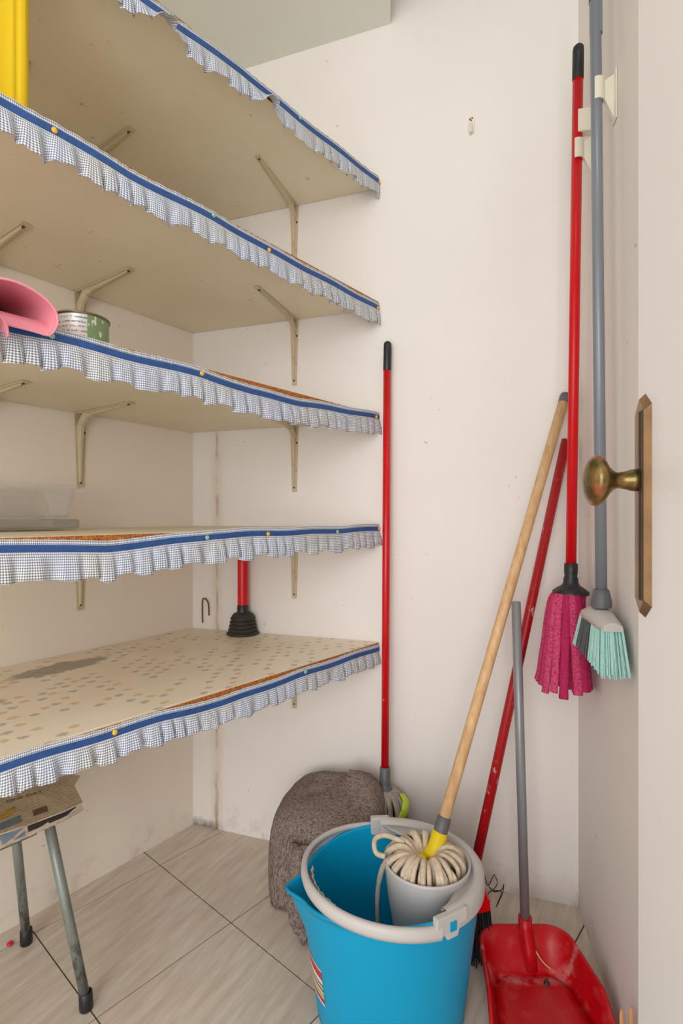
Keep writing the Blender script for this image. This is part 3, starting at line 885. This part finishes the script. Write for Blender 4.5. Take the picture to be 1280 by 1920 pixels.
# bail handle lying round the pouring side
rows = []
N = 60
for k in range(N + 1):
    t = R(98) + R(196) * k / N
    w_ = math.sin(math.pi * k / N)
    da = .010 - .004 * w_; z0 = .258 + .002 * w_
    o_ = []
    for dx, dz in ((.0, 0), (.006, .001), (.0085, .010), (.0075, .021), (.003, .025), (-.002, .025), (-.0045, .021), (-.0045, .016), (.001, .014)):
        a_ = .174 + da + dx; b_ = .156 + da + dx
        o_.append(ell(t, a_ * (1 - .03 * w_), b_, z0 + dz + .014 * w_))
    rows.append(o_)
m = MB().grid([list(r) for r in zip(*(rr + [rr[0]] for rr in rows))], True)
for kk in (0, N):
    b0 = len(m.v); m.v += rows[kk]; m.f.append([b0 + i for i in range(9)]); m.sm.append(False)
hb = obj('bail_handle', m, M['light_grey'], bk)
# finger grips on the inside of the bail
rows = []
for k in range(29):
    t = R(178) + R(48) * k / 28
    g_ = .0016 * (1 + math.sin(k * 1.35))
    rows.append([ell(t, .163 - g_, .150 - g_, .286), ell(t, .160 - g_, .147 - g_, .280), ell(t, .166, .153, .276)])
obj('finger_grip', MB().grid(rows, True), M['light_grey'], hb, solid=.002)
# product sticker
rows = []; uvs = []
for i in range(13):
    t = R(181) + R(33) * i / 12; r_ = []; u_ = []
    for k in range(9):
        h = .066 + .074 * k / 8 + .004 * (1 - i / 12); q = h / brim(t)
        ax_ = .149 + .034 * q + .0006; by = .126 + .032 * q + .0006
        r_.append(BC + Vector((math.cos(t) * ax_, math.sin(t) * by, h))); u_.append((i / 12, k / 8))
    rows.append(r_); uvs.append(u_)
obj('sticker', MB().grid(rows, True, False, uvs), M['sticker'], bk, label='red, white and yellow paper sticker')

# --- cotton mop with wooden handle in the wringer
hb_ = at(827, 1553, 1.118); ht = on_back(1060, 738, .014)
wm = thing('string_mop', (WC.x, WC.y, .165), 'string mop with pale wooden handle, its cotton head in the bucket wringer', 'mop')
ax = (ht - hb_).normalized()
pole('handle', hb_, ht - ax * .028, .0122, M['wood'], wm)
obj('handle_tip', MB().lathe([(.0124, 0), (.0126, .020), (.010, .027), (0, .028)], ht - ax * .028, ax, 16), M['grey_plastic'], wm)
obj('ferrule', MB().lathe([(.0142, -.008), (.0148, -.006), (.0148, .022), (.0128, .024)], hb_, ax, 20), M['grey_plastic'], wm)
sk = MB().lathe([(.010, -.062), (.022, -.058), (.024, -.050), (.017, -.040), (.0165, -.008), (.013, -.006)], hb_, ax, 16)
so = obj('socket', sk, M['yellow_socket'], wm)
sctr = hb_ - ax * .052
for k in range(3):
    t = R(200 + 120 * k); d = Vector((math.cos(t), math.sin(t), 0))
    obj('socket_wing', MB().box(sctr + d * .024 + Vector((0, 0, -.002)), d * .018, Vector((-d.y, d.x, 0)) * .008, (0, 0, .0045)), M['yellow_socket'], so, .002)
rnd = random.Random(11)
hcn = Vector((WC.x - .004, WC.y + .002, .288))
for i in range(46):
    an = 2 * math.pi * i / 46 + rnd.uniform(-.04, .04); d = Vector((math.cos(an), math.sin(an), 0)); tg = Vector((-d.y, d.x, 0))
    j = rnd.uniform(-.004, .004); hgt = rnd.uniform(0, .012) ; tw = rnd.uniform(-.010, .010)
    rr = rnd.uniform(.071, .078)
    p = [hcn + d * .018 + Vector((0, 0, -.004)), hcn + d * .028 + tg * tw * .4 + Vector((0, 0, .012 + hgt)), hcn + d * .050 + tg * tw + Vector((0, 0, .022 + hgt)),
         hcn + d * rr + tg * tw + Vector((0, 0, .010 + hgt * .5)), hcn + d * (rr - .001) + tg * tw + Vector((0, 0, -.012)), hcn + d * (.058) + tg * tw * .8 + Vector((0, 0, -.055))]
    obj('strand', MB().tube(catmull(p, 4), rnd.uniform(.0048, .0060), 7), M['cotton'], wm)
for i in range(16):                     # inner, deeper strands between the loops
    an = 2 * math.pi * (i + .5) / 16; d = Vector((math.cos(an), math.sin(an), 0))
    p = [hcn + d * .016 + Vector((0, 0, .004)), hcn + d * .034 + Vector((0, 0, .022)), hcn + d * .050 + Vector((0, 0, .010)), hcn + d * .052 + Vector((0, 0, -.05))]
    obj('strand', MB().tube(catmull(p, 4), .006, 7), M['cotton'], wm)
p = [hcn + Vector((-.040, .018, .030)), hcn + Vector((-.075, .030, .038)), hcn + Vector((-.098, .030, .034)), hcn + Vector((-.104, .018, .026)), hcn + Vector((-.100, .002, .018)), hcn + Vector((-.082, -.006, .016))]
obj('strand', MB().tube(catmull(p, 6), .0052, 8), M['cotton'], wm)
p = [hcn + Vector((-.060, -.012, .022)), hcn + Vector((-.084, -.016, .010)), hcn + Vector((-.097, -.022, -.025)), hcn + Vector((-.101, -.030, -.065)), hcn + Vector((-.100, -.036, -.105))]
obj('strand', MB().tube(catmull(p, 6), [.0055] * 12 + [.0048] * 6 + [.0042] * 6 + [.002], 8), M['cotton_grey'], wm)

# --- scuffed red broom leaning behind the bucket
ht = on_back(1061, 825, .0135); head = Vector((.3025, 1.262, .105)); hd_ = (head - ht)
hb_ = at(893, 1612, 1.235)
ax = (ht - hb_).normalized()
rb_ = thing('floor_broom', (head.x, head.y, 0), 'floor broom with scuffed red handle and black bristles behind the bucket', 'broom')
hlow = hb_ - ax * .075
pole('handle', hlow, ht, .0116, M['red_scuffed'], rb_)
hx = Vector((.335 - .285, 1.175 - 1.345, 0)).normalized(); hy = Vector((-hx.y, hx.x, 0)); hcen = Vector((hlow.x - .002, hlow.y + .040, 0))
m = MB(); rows = []
for k in range(13):
    u = -1 + 2 * k / 12; w_ = .026 * (1 - .35 * abs(u) ** 3); c_ = hcen + hx * (.085 * u)
    tz = .186 - .030 * abs(u) ** 2.5
    rows.append([c_ + hy * x * w_ + Vector((0, 0, z)) for x, z in ((-1, .118), (-1, .140), (-.75, tz - .012), (-.35, tz), (.35, tz), (.75, tz - .012), (1, .140), (1, .118))])
m.grid([list(r) for r in zip(*(rr + [rr[0]] for rr in rows))], True)
for kk in (0, 12):
    b0 = len(m.v); m.v += rows[kk]; m.f.append([b0 + i for i in range(8)]); m.sm.append(False)
obj('broom_head', m, M['red_clean'], rb_)
obj('handle_socket', MB().lathe([(.016, -.012), (.0165, .05), (.0135, .055)], hlow, ax, 16), M['red_clean'], rb_)
rnd = random.Random(5); m = MB()
for i in range(420):
    u = rnd.uniform(-1, 1); w_ = rnd.uniform(-1, 1)
    t_ = hcen + hx * .080 * u + hy * w_ * .021 + Vector((0, 0, .124)); e_ = hcen + hx * .092 * u + hy * w_ * .028 + Vector((rnd.uniform(-.004, .004), rnd.uniform(-.004, .004), rnd.uniform(.001, .008)))
    m.tube([t_, lerp(t_, e_, .5), e_], .0013, 4, caps=False)
obj('bristles', m, M['black_bristle'], rb_, kind='stuff')

# --- raspberry mop hanging on the right wall
a = at(1083, 150, 1.222); b = at(1070, 1070, 1.222); t_ = at(1084, 84, 1.222)
pm = thing('microfibre_mop', (b.x, b.y, .60), 'raspberry microfibre mop with bright red handle hanging on the wall', 'mop')
pole('handle', b, a, .0116, M['red_clean'], pm)
cap('handle_cap', a, t_, .0120, M['black_plastic'], pm, (-.2, -1, 0))
ax = (a - b).normalized()
obj('socket', MB().lathe([(.040, -.054), (.040, -.048), (.030, -.040), (.020, -.034), (.0165, -.028), (.0160, -.018), (.0135, -.012), (.0150, -.004), (.0150, .016), (.0120, .018)], b, ax, 24), M['black_plastic'], pm)
rnd = random.Random(21); top = b - ax * .046
wall_n = v3(RN, 0); wall_t = v3(RW, 0)
def strips(ns, r0, r1, r2, zlen, w0, jit):
    for i in range(ns):
        an = 2 * math.pi * i / ns + rnd.uniform(-jit, jit); d = Vector((math.cos(an), math.sin(an), 0))
        ln = zlen + rnd.uniform(-.012, .012); sw = rnd.uniform(-.008, .008); tg = Vector((-d.y, d.x, 0))
        sq = .55 if d.dot(wall_n) < -.3 else 1.0          # pressed against the wall
        p = [top + d * .010 + Vector((0, 0, .002)), top + d * r0 + Vector((0, 0, -.002)), top + d * r1 * sq + Vector((0, 0, -.030)), top + d * (r1 + .4 * (r2 - r1)) * sq + tg * sw * .5 + Vector((0, 0, -.11)),
             top + d * (r1 + .8 * (r2 - r1)) * sq + tg * sw + Vector((0, 0, -.19)), top + d * r2 * sq + tg * sw + Vector((0, 0, -ln))]
        pts = catmull(p, 4); k = len(pts)
        rad = [w0 * (.55 + .45 * min(1, j / 8)) * (1 + .06 * math.sin(j * 1.7 + i)) for j in range(k)]
        tw = (tg + d * rnd.uniform(-.7, .7)).normalized()
        obj('strip', MB().tube(pts, rad, 10, flat=.62, flat_dir=tw), M['pink_micro'], pm)
strips(20, .030, .046, .074, .222, .0098, .05)
strips(12, .020, .030, .048, .216, .0110, .1)

# --- grey broom hanging on the right wall
a = at(1115, -60, 1.066); b = at(1127, 1118, 1.030); q_ = at(1117, 66, 1.064)
gb = thing('floor_broom', (b.x, b.y, .71), 'broom with long grey handle and aqua bristles hanging by the door', 'broom')
ax = (a - b).normalized()
pole('handle', b, a, .0107, M['grey_tube'], gb)
obj('handle_grip', MB().lathe([(.0112, 0), (.0122, .0015), (.0122, .19), (.010, .20), (0, .202)], q_, ax, 20), M['grey_tube'], gb)
obj('grip_band', MB().lathe([(.0123, .068), (.0128, .069), (.0128, .11), (.0123, .111)], q_, ax, 20), M['black_plastic'], gb)
bc = b - ax * .016
hx = wall_t.copy(); hy = wall_n.copy()
obj('neck', MB().lathe([(.0185, -.012), (.019, .0), (.0165, .012), (.0145, .022), (.0118, .024)], b - ax * .010, ax, 20), M['grey_plastic'], gb)
m = MB(); rows = []
for k in range(17):
    u = -1 + 2 * k / 16; c_ = bc + hx * (.086 * u + .010); tz = -.006 - .016 * abs(u) ** 1.6; lz = -.036 - .002 * abs(u); w_ = .022 * (1 - .25 * abs(u) ** 4)
    rows.append([c_ + hy * x * w_ + Vector((0, 0, z)) for x, z in ((-1, lz), (-1, lz + .010), (-.7, tz - .004), (-.3, tz), (.3, tz), (.7, tz - .004), (1, lz + .010), (1, lz))])
m.grid([list(r) for r in zip(*(rr + [rr[0]] for rr in rows))], True)
for kk in (0, 16):
    b0 = len(m.v); m.v += rows[kk]; m.f.append([b0 + i for i in range(8)]); m.sm.append(False)
obj('broom_head', m, M['light_grey'], gb)
rnd = random.Random(9); ma, mg = MB(), MB()
for i in range(900):
    u = rnd.uniform(-1, 1); w_ = rnd.uniform(-1, 1)
    t_ = bc + hx * (.081 * u + .010) + hy * w_ * .018 + Vector((0, 0, -.033))
    low = -.108 + .006 * u + rnd.uniform(-.005, .004)
    e_ = bc + hx * (.112 * u + .012) + hy * (w_ * .024 + .002) + Vector((0, 0, low))
    # hx points away from the camera: far part grey with a thin aqua end
    (mg if -.12 < u < .80 else ma).tube([t_, lerp(t_, e_, .5), e_], .0015, 4, caps=False)
obj('bristles', ma, M['aqua_bristle'], gb, kind='stuff', label='aqua bristles')
obj('bristles', mg, M['grey_bristle'], gb, kind='stuff', label='dark grey bristles')

# --- ivory tool clips on the right wall
def tool_clip(label, hp_, r, extra):
    """hp_: a point on the handle's axis at the clip's height"""
    h = Vector((hp_.x, hp_.y)); d = (h - CR).dot(RN); foot = h - RN * d; z = hp_.z
    t = thing('tool_clip', v3(foot, z), label, 'clip', 'ivory tool clips on the right wall')
    def W(al, ou, zz): return Vector((foot.x + RW.x * al + RN.x * ou, foot.y + RW.y * al + RN.y * ou, zz))
    pr = [W(-.014, .0005, z - .066), W(.014, .0005, z - .066), W(.014, .0005, z + .034), W(-.014, .0005, z + .034)]
    pf = [p + v3(RN * .003, 0) for p in pr]
    obj('wall_plate', MB().add(pr + pf, [[3, 2, 1, 0], [4, 5, 6, 7], [0, 1, 5, 4], [1, 2, 6, 5], [2, 3, 7, 6], [3, 0, 4, 7]]), M['ivory'], t, .001)
    g0 = [W(-.004, .003, z - .060), W(-.004, .003, z + .028), W(-.004, d - r - .001, z + .016), W(-.004, d - r - .001, z - .016)]
    g1 = [p + v3(RW * .008, 0) for p in g0]
    obj('gusset', MB().add(g0 + g1, [[0, 1, 2, 3], [7, 6, 5, 4], [0, 4, 5, 1], [1, 5, 6, 2], [2, 6, 7, 3], [3, 7, 4, 0]]), M['ivory'], t)
    rows = []
    for k in range(21):                      # C-shaped jaw open away from the wall
        an = R(60 + 240 * k / 20)
        o_ = []
        for rr, zz in ((r + .0008, -.022), (r + .0036, -.022), (r + .0036, .022), (r + .0008, .022)):
            o_.append(Vector((hp_.x + (RN.x * math.cos(an) + RW.x * math.sin(an)) * rr, hp_.y + (RN.y * math.cos(an) + RW.y * math.sin(an)) * rr, z + zz)))
        rows.append(o_)
    m = MB().grid([list(q) for q in zip(*(x + [x[0]] for x in rows))], False)
    for kk in (0, 20):
        b0 = len(m.v); m.v += rows[kk]; m.f.append([b0 + i for i in range(4)]); m.sm.append(False)
    obj('jaw', m, M['ivory'], t)
    if extra:
        obj('hook_block', MB().box(W(-.002, d * .55, z + .062), v3(RW * .012, 0), v3(RN * d * .45, 0), (0, 0, .026)), M['ivory'], t, .002)
    obj('screw', MB().lathe([(0, .002), (.003, .0015), (.004, 0)], W(0, .0035, z + .026), v3(RN, 0), 10), M['screw'], t)
tool_clip('ivory plastic clip gripping the grey broom handle', at(1118.6, 172, 1.0605), .0107, False)
tool_clip('ivory plastic clip gripping the red mop handle', at(1081, 283, 1.222), .0116, True)

# --- red dustpan with long steel handle
DP = Vector((.414, 1.17, 0))
dpn = thing('dustpan', DP, 'long-handled red plastic dustpan, dusty, beside the bucket', 'dustpan')
def pan_curve(w_back, w_front, yb, yf, z, rc, zf):
    """U-shaped contour from front left round the back to front right"""
    cx0, cx1 = .4080, .3985
    pts = []
    n = 10
    def X(y, s_):
        f = (yb - y) / (yb - yf); return (cx0 + (cx1 - cx0) * f) + s_ * (w_back + (w_front - w_back) * f)
    for k in range(n): 
        y = yf + (yb - rc - yf) * k / n; f = k / n
        pts.append(Vector((X(y, -1), y, zf + (z - zf) * min(1, f * 2.5))))
    for k in range(9):
        an = R(180 - 90 * k / 8); y = yb - rc + rc * math.sin(an)
        pts.append(Vector((X(yb - rc, -1) + rc + rc * math.cos(an), y, z)))
    for k in range(9):
        an = R(90 - 90 * k / 8); y = yb - rc + rc * math.sin(an)
        pts.append(Vector((X(yb - rc, 1) - rc + rc * math.cos(an), y, z)))
    for k in range(n - 1, -1, -1):
        y = yf + (yb - rc - yf) * k / n; f = k / n
        pts.append(Vector((X(y, 1), y, zf + (z - zf) * min(1, f * 2.5))))
    return pts
fl = pan_curve(.076, .108, 1.150, .955, .006, .050, .002)
c1_ = pan_curve(.082, .112, 1.160, .955, .016, .052, .006)
c2_ = pan_curve(.089, .116, 1.186, .955, .050, .050, .012)
c3_ = pan_curve(.093, .119, 1.196, .955, .078, .050, .016)
c4_ = pan_curve(.097, .122, 1.200, .955, .079, .050, .0165)
c5_ = pan_curve(.099, .123, 1.202, .955, .074, .050, .0145)
m = MB(); m.grid([fl, c1_, c2_, c3_, c4_, c5_], True)
nfl = len(fl)
half = nfl // 2
m.grid([[lerp(fl[i], fl[nfl - 1 - i], k / 8) for k in range(9)] for i in range(half)], True)
obj('pan', m, M['dustpan'], dpn, solid=.0028)
hb_ = at(984, 1722, 1.186); ht = at(967, 1128, 1.205)
ax = (ht - hb_).normalized()
pole('handle', hb_ - ax * .02, ht, .0103, M['steel_tube'], dpn)
sk0 = Vector((hb_.x + .004, 1.158, .010))
obj('handle_socket', MB().tube([hb_ + ax * .004, hb_ - ax * .022, lerp(hb_, sk0, .6), sk0], [.0150, .0152, .0150, .0135], 18), M['dustpan'], dpn)
cp = [hb_ + Vector((.008, -.014, -.028)), hb_ + Vector((.016, -.020, -.055)), hb_ + Vector((.030, -.028, -.075)), hb_ + Vector((.045, -.034, -.085))]
obj('rubber_cord', MB().tube(catmull(cp, 6), .0016, 8), M['cord'], dpn, label='beige rubber cord')
obj('rivet', MB().lathe([(.007, 0), (.006, .003), (.002, .004), (.002, .012), (0, .013)], Vector((sk0.x + .022, 1.128, .007)), (0, 0, 1), 12), M['dark_rubber'], dpn)

# ================================================================== OTHER THINGS ON THE FLOOR
# --- brown linen sack against the back wall
rnd = random.Random(4)
sc_ = Vector((-.035, 1.415, 0))
rows = []; n = 84
prof = [(0.004, 1.02, 0, 0), (.03, 1.03, 0, 0), (.08, 1.03, 0, 0), (.14, 1.02, .0, .004), (.19, 1.0, .002, .008), (.225, .97, .004, .012), (.250, .90, .006, .02), (.268, .78, .012, .028), (.280, .60, .022, .034), (.288, .38, .03, .036), (.292, .16, .032, .036)]
for z, f, ox, oy in prof:
    o_ = []
    for k in range(n):
        t = 2 * math.pi * k / n; c_, s_ = math.cos(t), math.sin(t); e = .62
        x = .150 * math.copysign(abs(c_) ** e, c_); y = .108 * math.copysign(abs(s_) ** e, s_)
        fold = 1 + (.026 * math.sin(t * 5 + z * 6) + .014 * math.sin(t * 11 - z * 14 + 1) + .006 * math.sin(t * 23 + z * 20)) * min(1, .25 + abs(.29 - z) * 4)
        # slumps to the front left, the right shoulder is higher
        zz = z * (1 + .055 * (x / .15)) + .006 * math.sin(3 * t + 1) * (z / .29) - .028 * max(0, -s_) * (z / .29) ** 3
        p = Vector((x, y, 0)) * f * fold
        q = Vector((p.x * BW.x - p.y * BN.x, p.x * BW.y - p.y * BN.y, 0))
        o_.append(sc_ + q + Vector((ox, oy, zz)))
    rows.append(o_)
m = MB().grid(rows, True, True)
m.f.append(list(range(n - 1, -1, -1))); m.sm.append(False)
nb = len(m.v) - n; m.f.append([nb + k for k in range(n)]); m.sm.append(True)
sack = thing('cloth_sack', sc_, 'bulky brown-grey linen cloth bundle slumped between wall and bucket', 'cloth')
obj('cloth', m, M['cloth'], sack)
# gathered corner hanging down at the front
p0 = on_z(560, 1690, .10); p1 = on_z(572, 1752, .012)
p0 = at(548, 1640, 1.285); pz = [p0 + Vector((.01, .03, .05)), at(556, 1690, 1.262), at(562, 1728, 1.252), at(572, 1752, 1.248)]
for k, (dx, dy, r_) in enumerate(((0, 0, .020), (.016, .006, .017), (-.010, .012, .015))):
    pts = catmull([q + Vector((dx, dy, 0)) for q in pz], 5)
    pts = [Vector((q.x + .004 * math.sin(i * 1.3 + k), q.y, max(q.z, r_ * .8))) for i, q in enumerate(pts)]
    obj('gathered_corner', MB().tube(pts, [r_ * (.7 + .3 * math.sin(i * .9 + k) + .2 * i / len(pts)) for i in range(len(pts))], 12), M['cloth'], sack)

# --- lime green plastic loop between sack and bucket
lp = [at(724, 1556, 1.36), at(738, 1551, 1.345), at(751, 1536, 1.338), at(759, 1517, 1.338), at(760, 1502, 1.35), at(755, 1492, 1.37)]
lg = thing('plastic_loop', (lp[1].x, lp[1].y + .01, 0), 'lime green curved plastic grip sticking up behind the bucket', 'grip')
obj('loop', MB().tube(catmull(lp, 6), .0105, 12, flat=.6, flat_dir=(1, 0, 0)), M['lime'], lg)
obj('stem', MB().tube(catmull([lp[0] + Vector((.004, 0, .012)), lerp(lp[0], lp[1], .4), Vector((lp[1].x - .012, lp[1].y + .012, .12)), Vector((lp[1].x - .012, lp[1].y + .014, .002))], 5), .011, 12), M['lime'], lg)
q = at(755, 1520, 1.332)
obj('grip_hole', MB().lathe([(0, .0012), (.0030, .001), (.0034, -.002)], q, (0.2, -1, .2), 10), M['black_plastic'], lg)
obj('grip_hole', MB().lathe([(0, .0012), (.0022, .001), (.0026, -.002)], at(750, 1537, 1.332), (0.2, -1, .2), 10), M['black_plastic'], lg)

# --- tangle of thin wire by the back wall
wz = on_z(925, 1700, .0); rnd = random.Random(8); 
wpts = [(908, 1640), (914, 1660), (922, 1648), (926, 1640), (932, 1655), (924, 1668), (916, 1662), (926, 1672), (940, 1668), (944, 1658), (942, 1674), (936, 1688), (930, 1700), (934, 1690), (940, 1672), (918, 1672), (912, 1690)]
wp = [at(x, y, 1.335 + .012 * math.sin(i * 2.1)) for i, (x, y) in enumerate(wpts)]
wp = [Vector((p.x, p.y, max(.002, p.z))) for p in wp]
wp.append(Vector((wp[-1].x + .005, 1.335, .0015)))
tag(obj('wire_tangle', MB().tube(catmull(wp, 5), .0011, 6), M['wire']), 'tangle of thin dark wire between broom and dustpan', 'wire')

# --- stool with newspaper
sx = Vector((-.716, 1.05)); d1 = Vector((-.8, .6)); d2 = Vector((-.6, -.8))
st = thing('stool', v3(sx, 0), 'small stool with worn grey tubular legs and black rubber feet', 'stool')
def SP(a, b, z): return v3(sx + d1 * a + d2 * b, z)
SZ = .405
m = MB(); m.prism([SP(a, b, 0).xy for a, b in ((-.094, -.094), (-.094, .094), (.094, .094), (.094, -.094))], SZ - .018, SZ)
obj('seat', m, M['seat'], st, .004)
m = MB()
for a0, b0, a1, b1 in ((-.07, -.07, .07, -.07), (.07, -.07, .07, .07), (.07, .07, -.07, .07), (-.07, .07, -.07, -.07)):
    m.tube([SP(a0, b0, SZ - .030), SP(a1, b1, SZ - .030)], .010, 10)
obj('seat_frame', m, M['leg'], st)
for a_, b_ in ((-1, -1), (1, -1), (1, 1), (-1, 1)):
    top = SP(a_ * .088, b_ * .088, SZ - .0185); ft = SP(a_ * .139, b_ * .139, .012)
    lg_ = pole('leg', ft, top, .0098, M['leg'], st, 18)
    dr = (top - ft).normalized()
    obj('rubber_foot', MB().lathe([(0, -.0), (.0125, .0), (.0135, .003), (.0130, .034), (.0105, .036)], Vector((ft.x, ft.y, .0005)), (dr + Vector((0, 0, 2.5))).normalized(), 18), M['black_plastic'], lg_)
np_ = thing('newspaper', v3(sx, SZ), 'creased old newspaper covering the stool under the lowest shelf', 'newspaper')
def paper(name, px, z, t, curl):
    m = MB(); pts = [on_z(x, y, z + c_) for (x, y), c_ in zip(px, curl)]
    nn = len(pts)
    lo = [p.copy() for p in pts]; hi = [p + Vector((0, 0, t)) for p in pts]
    uv = [((p - pts[0]).xy.dot(d2), (p - pts[0]).xy.dot(d1)) for p in pts]
    m.add(lo + hi, [list(range(nn - 1, -1, -1)), list(range(nn, 2 * nn))] + [[i, (i + 1) % nn, nn + (i + 1) % nn, nn + i] for i in range(nn)], False, uv + uv)
    return obj(name, m, M['paper'], np_)
s2_ = paper('sheet', [(152, 1506), (112, 1523), (56, 1544), (0, 1562), (-150, 1612), (-170, 1500), (0, 1440), (120, 1450)], SZ + .0008, .0025, [0] * 8)
q_ = [on_z(x, y, SZ + .0030) for x, y in ((152, 1506), (112, 1523), (56, 1544), (0, 1562), (-150, 1612))]
r_ = [on_z(x, y, SZ - .022) for x, y in ((157, 1519), (118, 1540), (60, 1566), (0, 1592), (-150, 1655))]
fm = MB().grid([q_, r_], False, False, [[(i * .03, .1) for i in range(5)], [(i * .03, .07) for i in range(5)]])
fold = obj('drooping_fold', fm, M['paper'], s2_, solid=.0012)
s1_ = paper('sheet', [(150, 1456), (139, 1474), (155, 1506), (122, 1522), (48, 1550), (0, 1566), (-140, 1616), (-140, 1480), (0, 1438), (70, 1435), (112, 1453), (130, 1452)], SZ + .0060, .0022, [.006, .002, 0, 0, 0, 0, 0, 0, 0, 0, 0, .004])
def printed(px, z, mat, parent):
    pts = [on_z(x, y, z) for x, y in px]; obj('printed_block', MB().add(pts, [list(range(len(pts)))]), mat, parent)
ZP = SZ + .0088
printed([(61, 1519), (88, 1510), (90, 1521), (63, 1530)], ZP, M['print_brown'], s1_)
printed([(0, 1543), (38, 1528), (41, 1541), (0, 1557)], ZP, M['print_blue'], s1_)
printed([(0, 1525), (28, 1511), (30, 1521), (0, 1540)], ZP, M['print_yellow'], s1_)
def on_fold(u0, u1, v0, v1, mat):
    def F(u, v):
        k = min(3, int(u)); a = lerp(q_[k], q_[k + 1], u - k); b = lerp(r_[k], r_[k + 1], u - k); return lerp(a, b, v) + Vector((.0012, -.0014, .0006))
    us = [u0] + [k for k in range(1, 4) if u0 < k < u1] + [u1]
    obj('printed_block', MB().grid([[F(u, v0) for u in us], [F(u, v1) for u in us]], False), mat, fold)
on_fold(.25, 2.1, .10, .62, M['ink'])
on_fold(2.2, 2.95, .15, .8, M['print_blue'])
# headline
fc = bpy.data.curves.new('headline', 'FONT'); fc.body = 'ONE DAY'; fc.size = .030; fc.space_character = 1.05
fo = bpy.data.objects.new('headline_tmp', fc); COL.objects.link(fo)
bpy.context.view_layer.update()
me = bpy.data.meshes.new_from_object(fo.evaluated_get(bpy.context.evaluated_depsgraph_get()))
bpy.data.objects.remove(fo, do_unlink=True)
q0 = on_z(12, 1505, ZP); q1 = on_z(80, 1485, ZP); ux = (q1 - q0); Lx = ux.length; ux.normalize(); uy = Vector((-ux.y, ux.x, 0))
wmax = max(v.co.x for v in me.vertices); k_ = Lx / wmax
for v in me.vertices:
    x_, y_ = v.co.x * k_, v.co.y * k_
    v.co = q0 + ux * x_ + uy * y_ - np_.location
me.materials.append(M['ink'])
ho = bpy.data.objects.new('headline', me); COL.objects.link(ho); ho.parent = s1_

# --- tiny things
rp = on_z(19, 1769, .003)
tag(obj('bead', MB().lathe([(0, .0), (.006, .0005), (.0075, .003), (.006, .006), (0, .0068)], Vector((rp.x, rp.y, 0)), (0, 0, 1), 16), M['bead']), 'tiny red bead on the floor by the stool leg', 'bead')
pg_ = thing('clothes_peg', (.502, .925, 0), 'orange wooden clothes peg, tips showing beside the door', 'peg')
for dx, dz in ((-.009, .138), (.008, .142)):
    b_ = Vector((.502 + dx * .6, .925, .001)); t_ = Vector((.502 + dx, .928, dz))
    obj('prong', MB().tube([b_, lerp(b_, t_, .6), t_ - Vector((0, 0, .012)), t_], [.0045, .0048, .0042, .0022], 8, flat=.7), M['peg_wood'], pg_)
obj('spring', MB().lathe([(.009, -.007), (.011, -.006), (.011, .006), (.009, .007)], (.502, .925, .075), (0, 1, 0), 14), M['steel_tube'], pg_)

# wall hook on the back wall
wh = on_back(883, 236)
hk = thing('wall_hook', wh, 'small ivory hook high on the bare back wall', 'hook')
n3 = v3(BN, 0); t3 = v3(BW, 0)
poly = []
for k in range(20):
    t = 2 * math.pi * k / 20; e = .6
    poly.append((.0085 * math.copysign(abs(math.cos(t)) ** e, math.cos(t)), .026 * math.copysign(abs(math.sin(t)) ** e, math.sin(t))))
fr_ = [wh + t3 * x * .9 + Vector((0, 0, z * .96)) + n3 * .004 for x, z in poly]; ba_ = [wh + t3 * x + Vector((0, 0, z)) + n3 * .0003 for x, z in poly]
obj('plate', MB().add(ba_ + fr_, [list(range(19, -1, -1)), list(range(20, 40))] + [[i, (i + 1) % 20, 20 + (i + 1) % 20, 20 + i] for i in range(20)]), M['ivory'], hk)
obj('prong', MB().tube(catmull([wh + n3 * .003 + Vector((0, 0, .002)), wh + n3 * .010 + Vector((0, 0, -.008)), wh + n3 * .013 + Vector((0, 0, -.020)), wh + n3 * .011 + Vector((0, 0, -.023))], 4), .0042, 10), M['ivory'], hk)
for dx, dz in ((-.003, .016), (.003, .018), (0, .012)):
    obj('screw', MB().lathe([(0, .0012), (.0018, .001), (.0024, 0)], wh + t3 * dx + n3 * .004 + Vector((0, 0, dz)), n3, 8), M['screw'], hk)
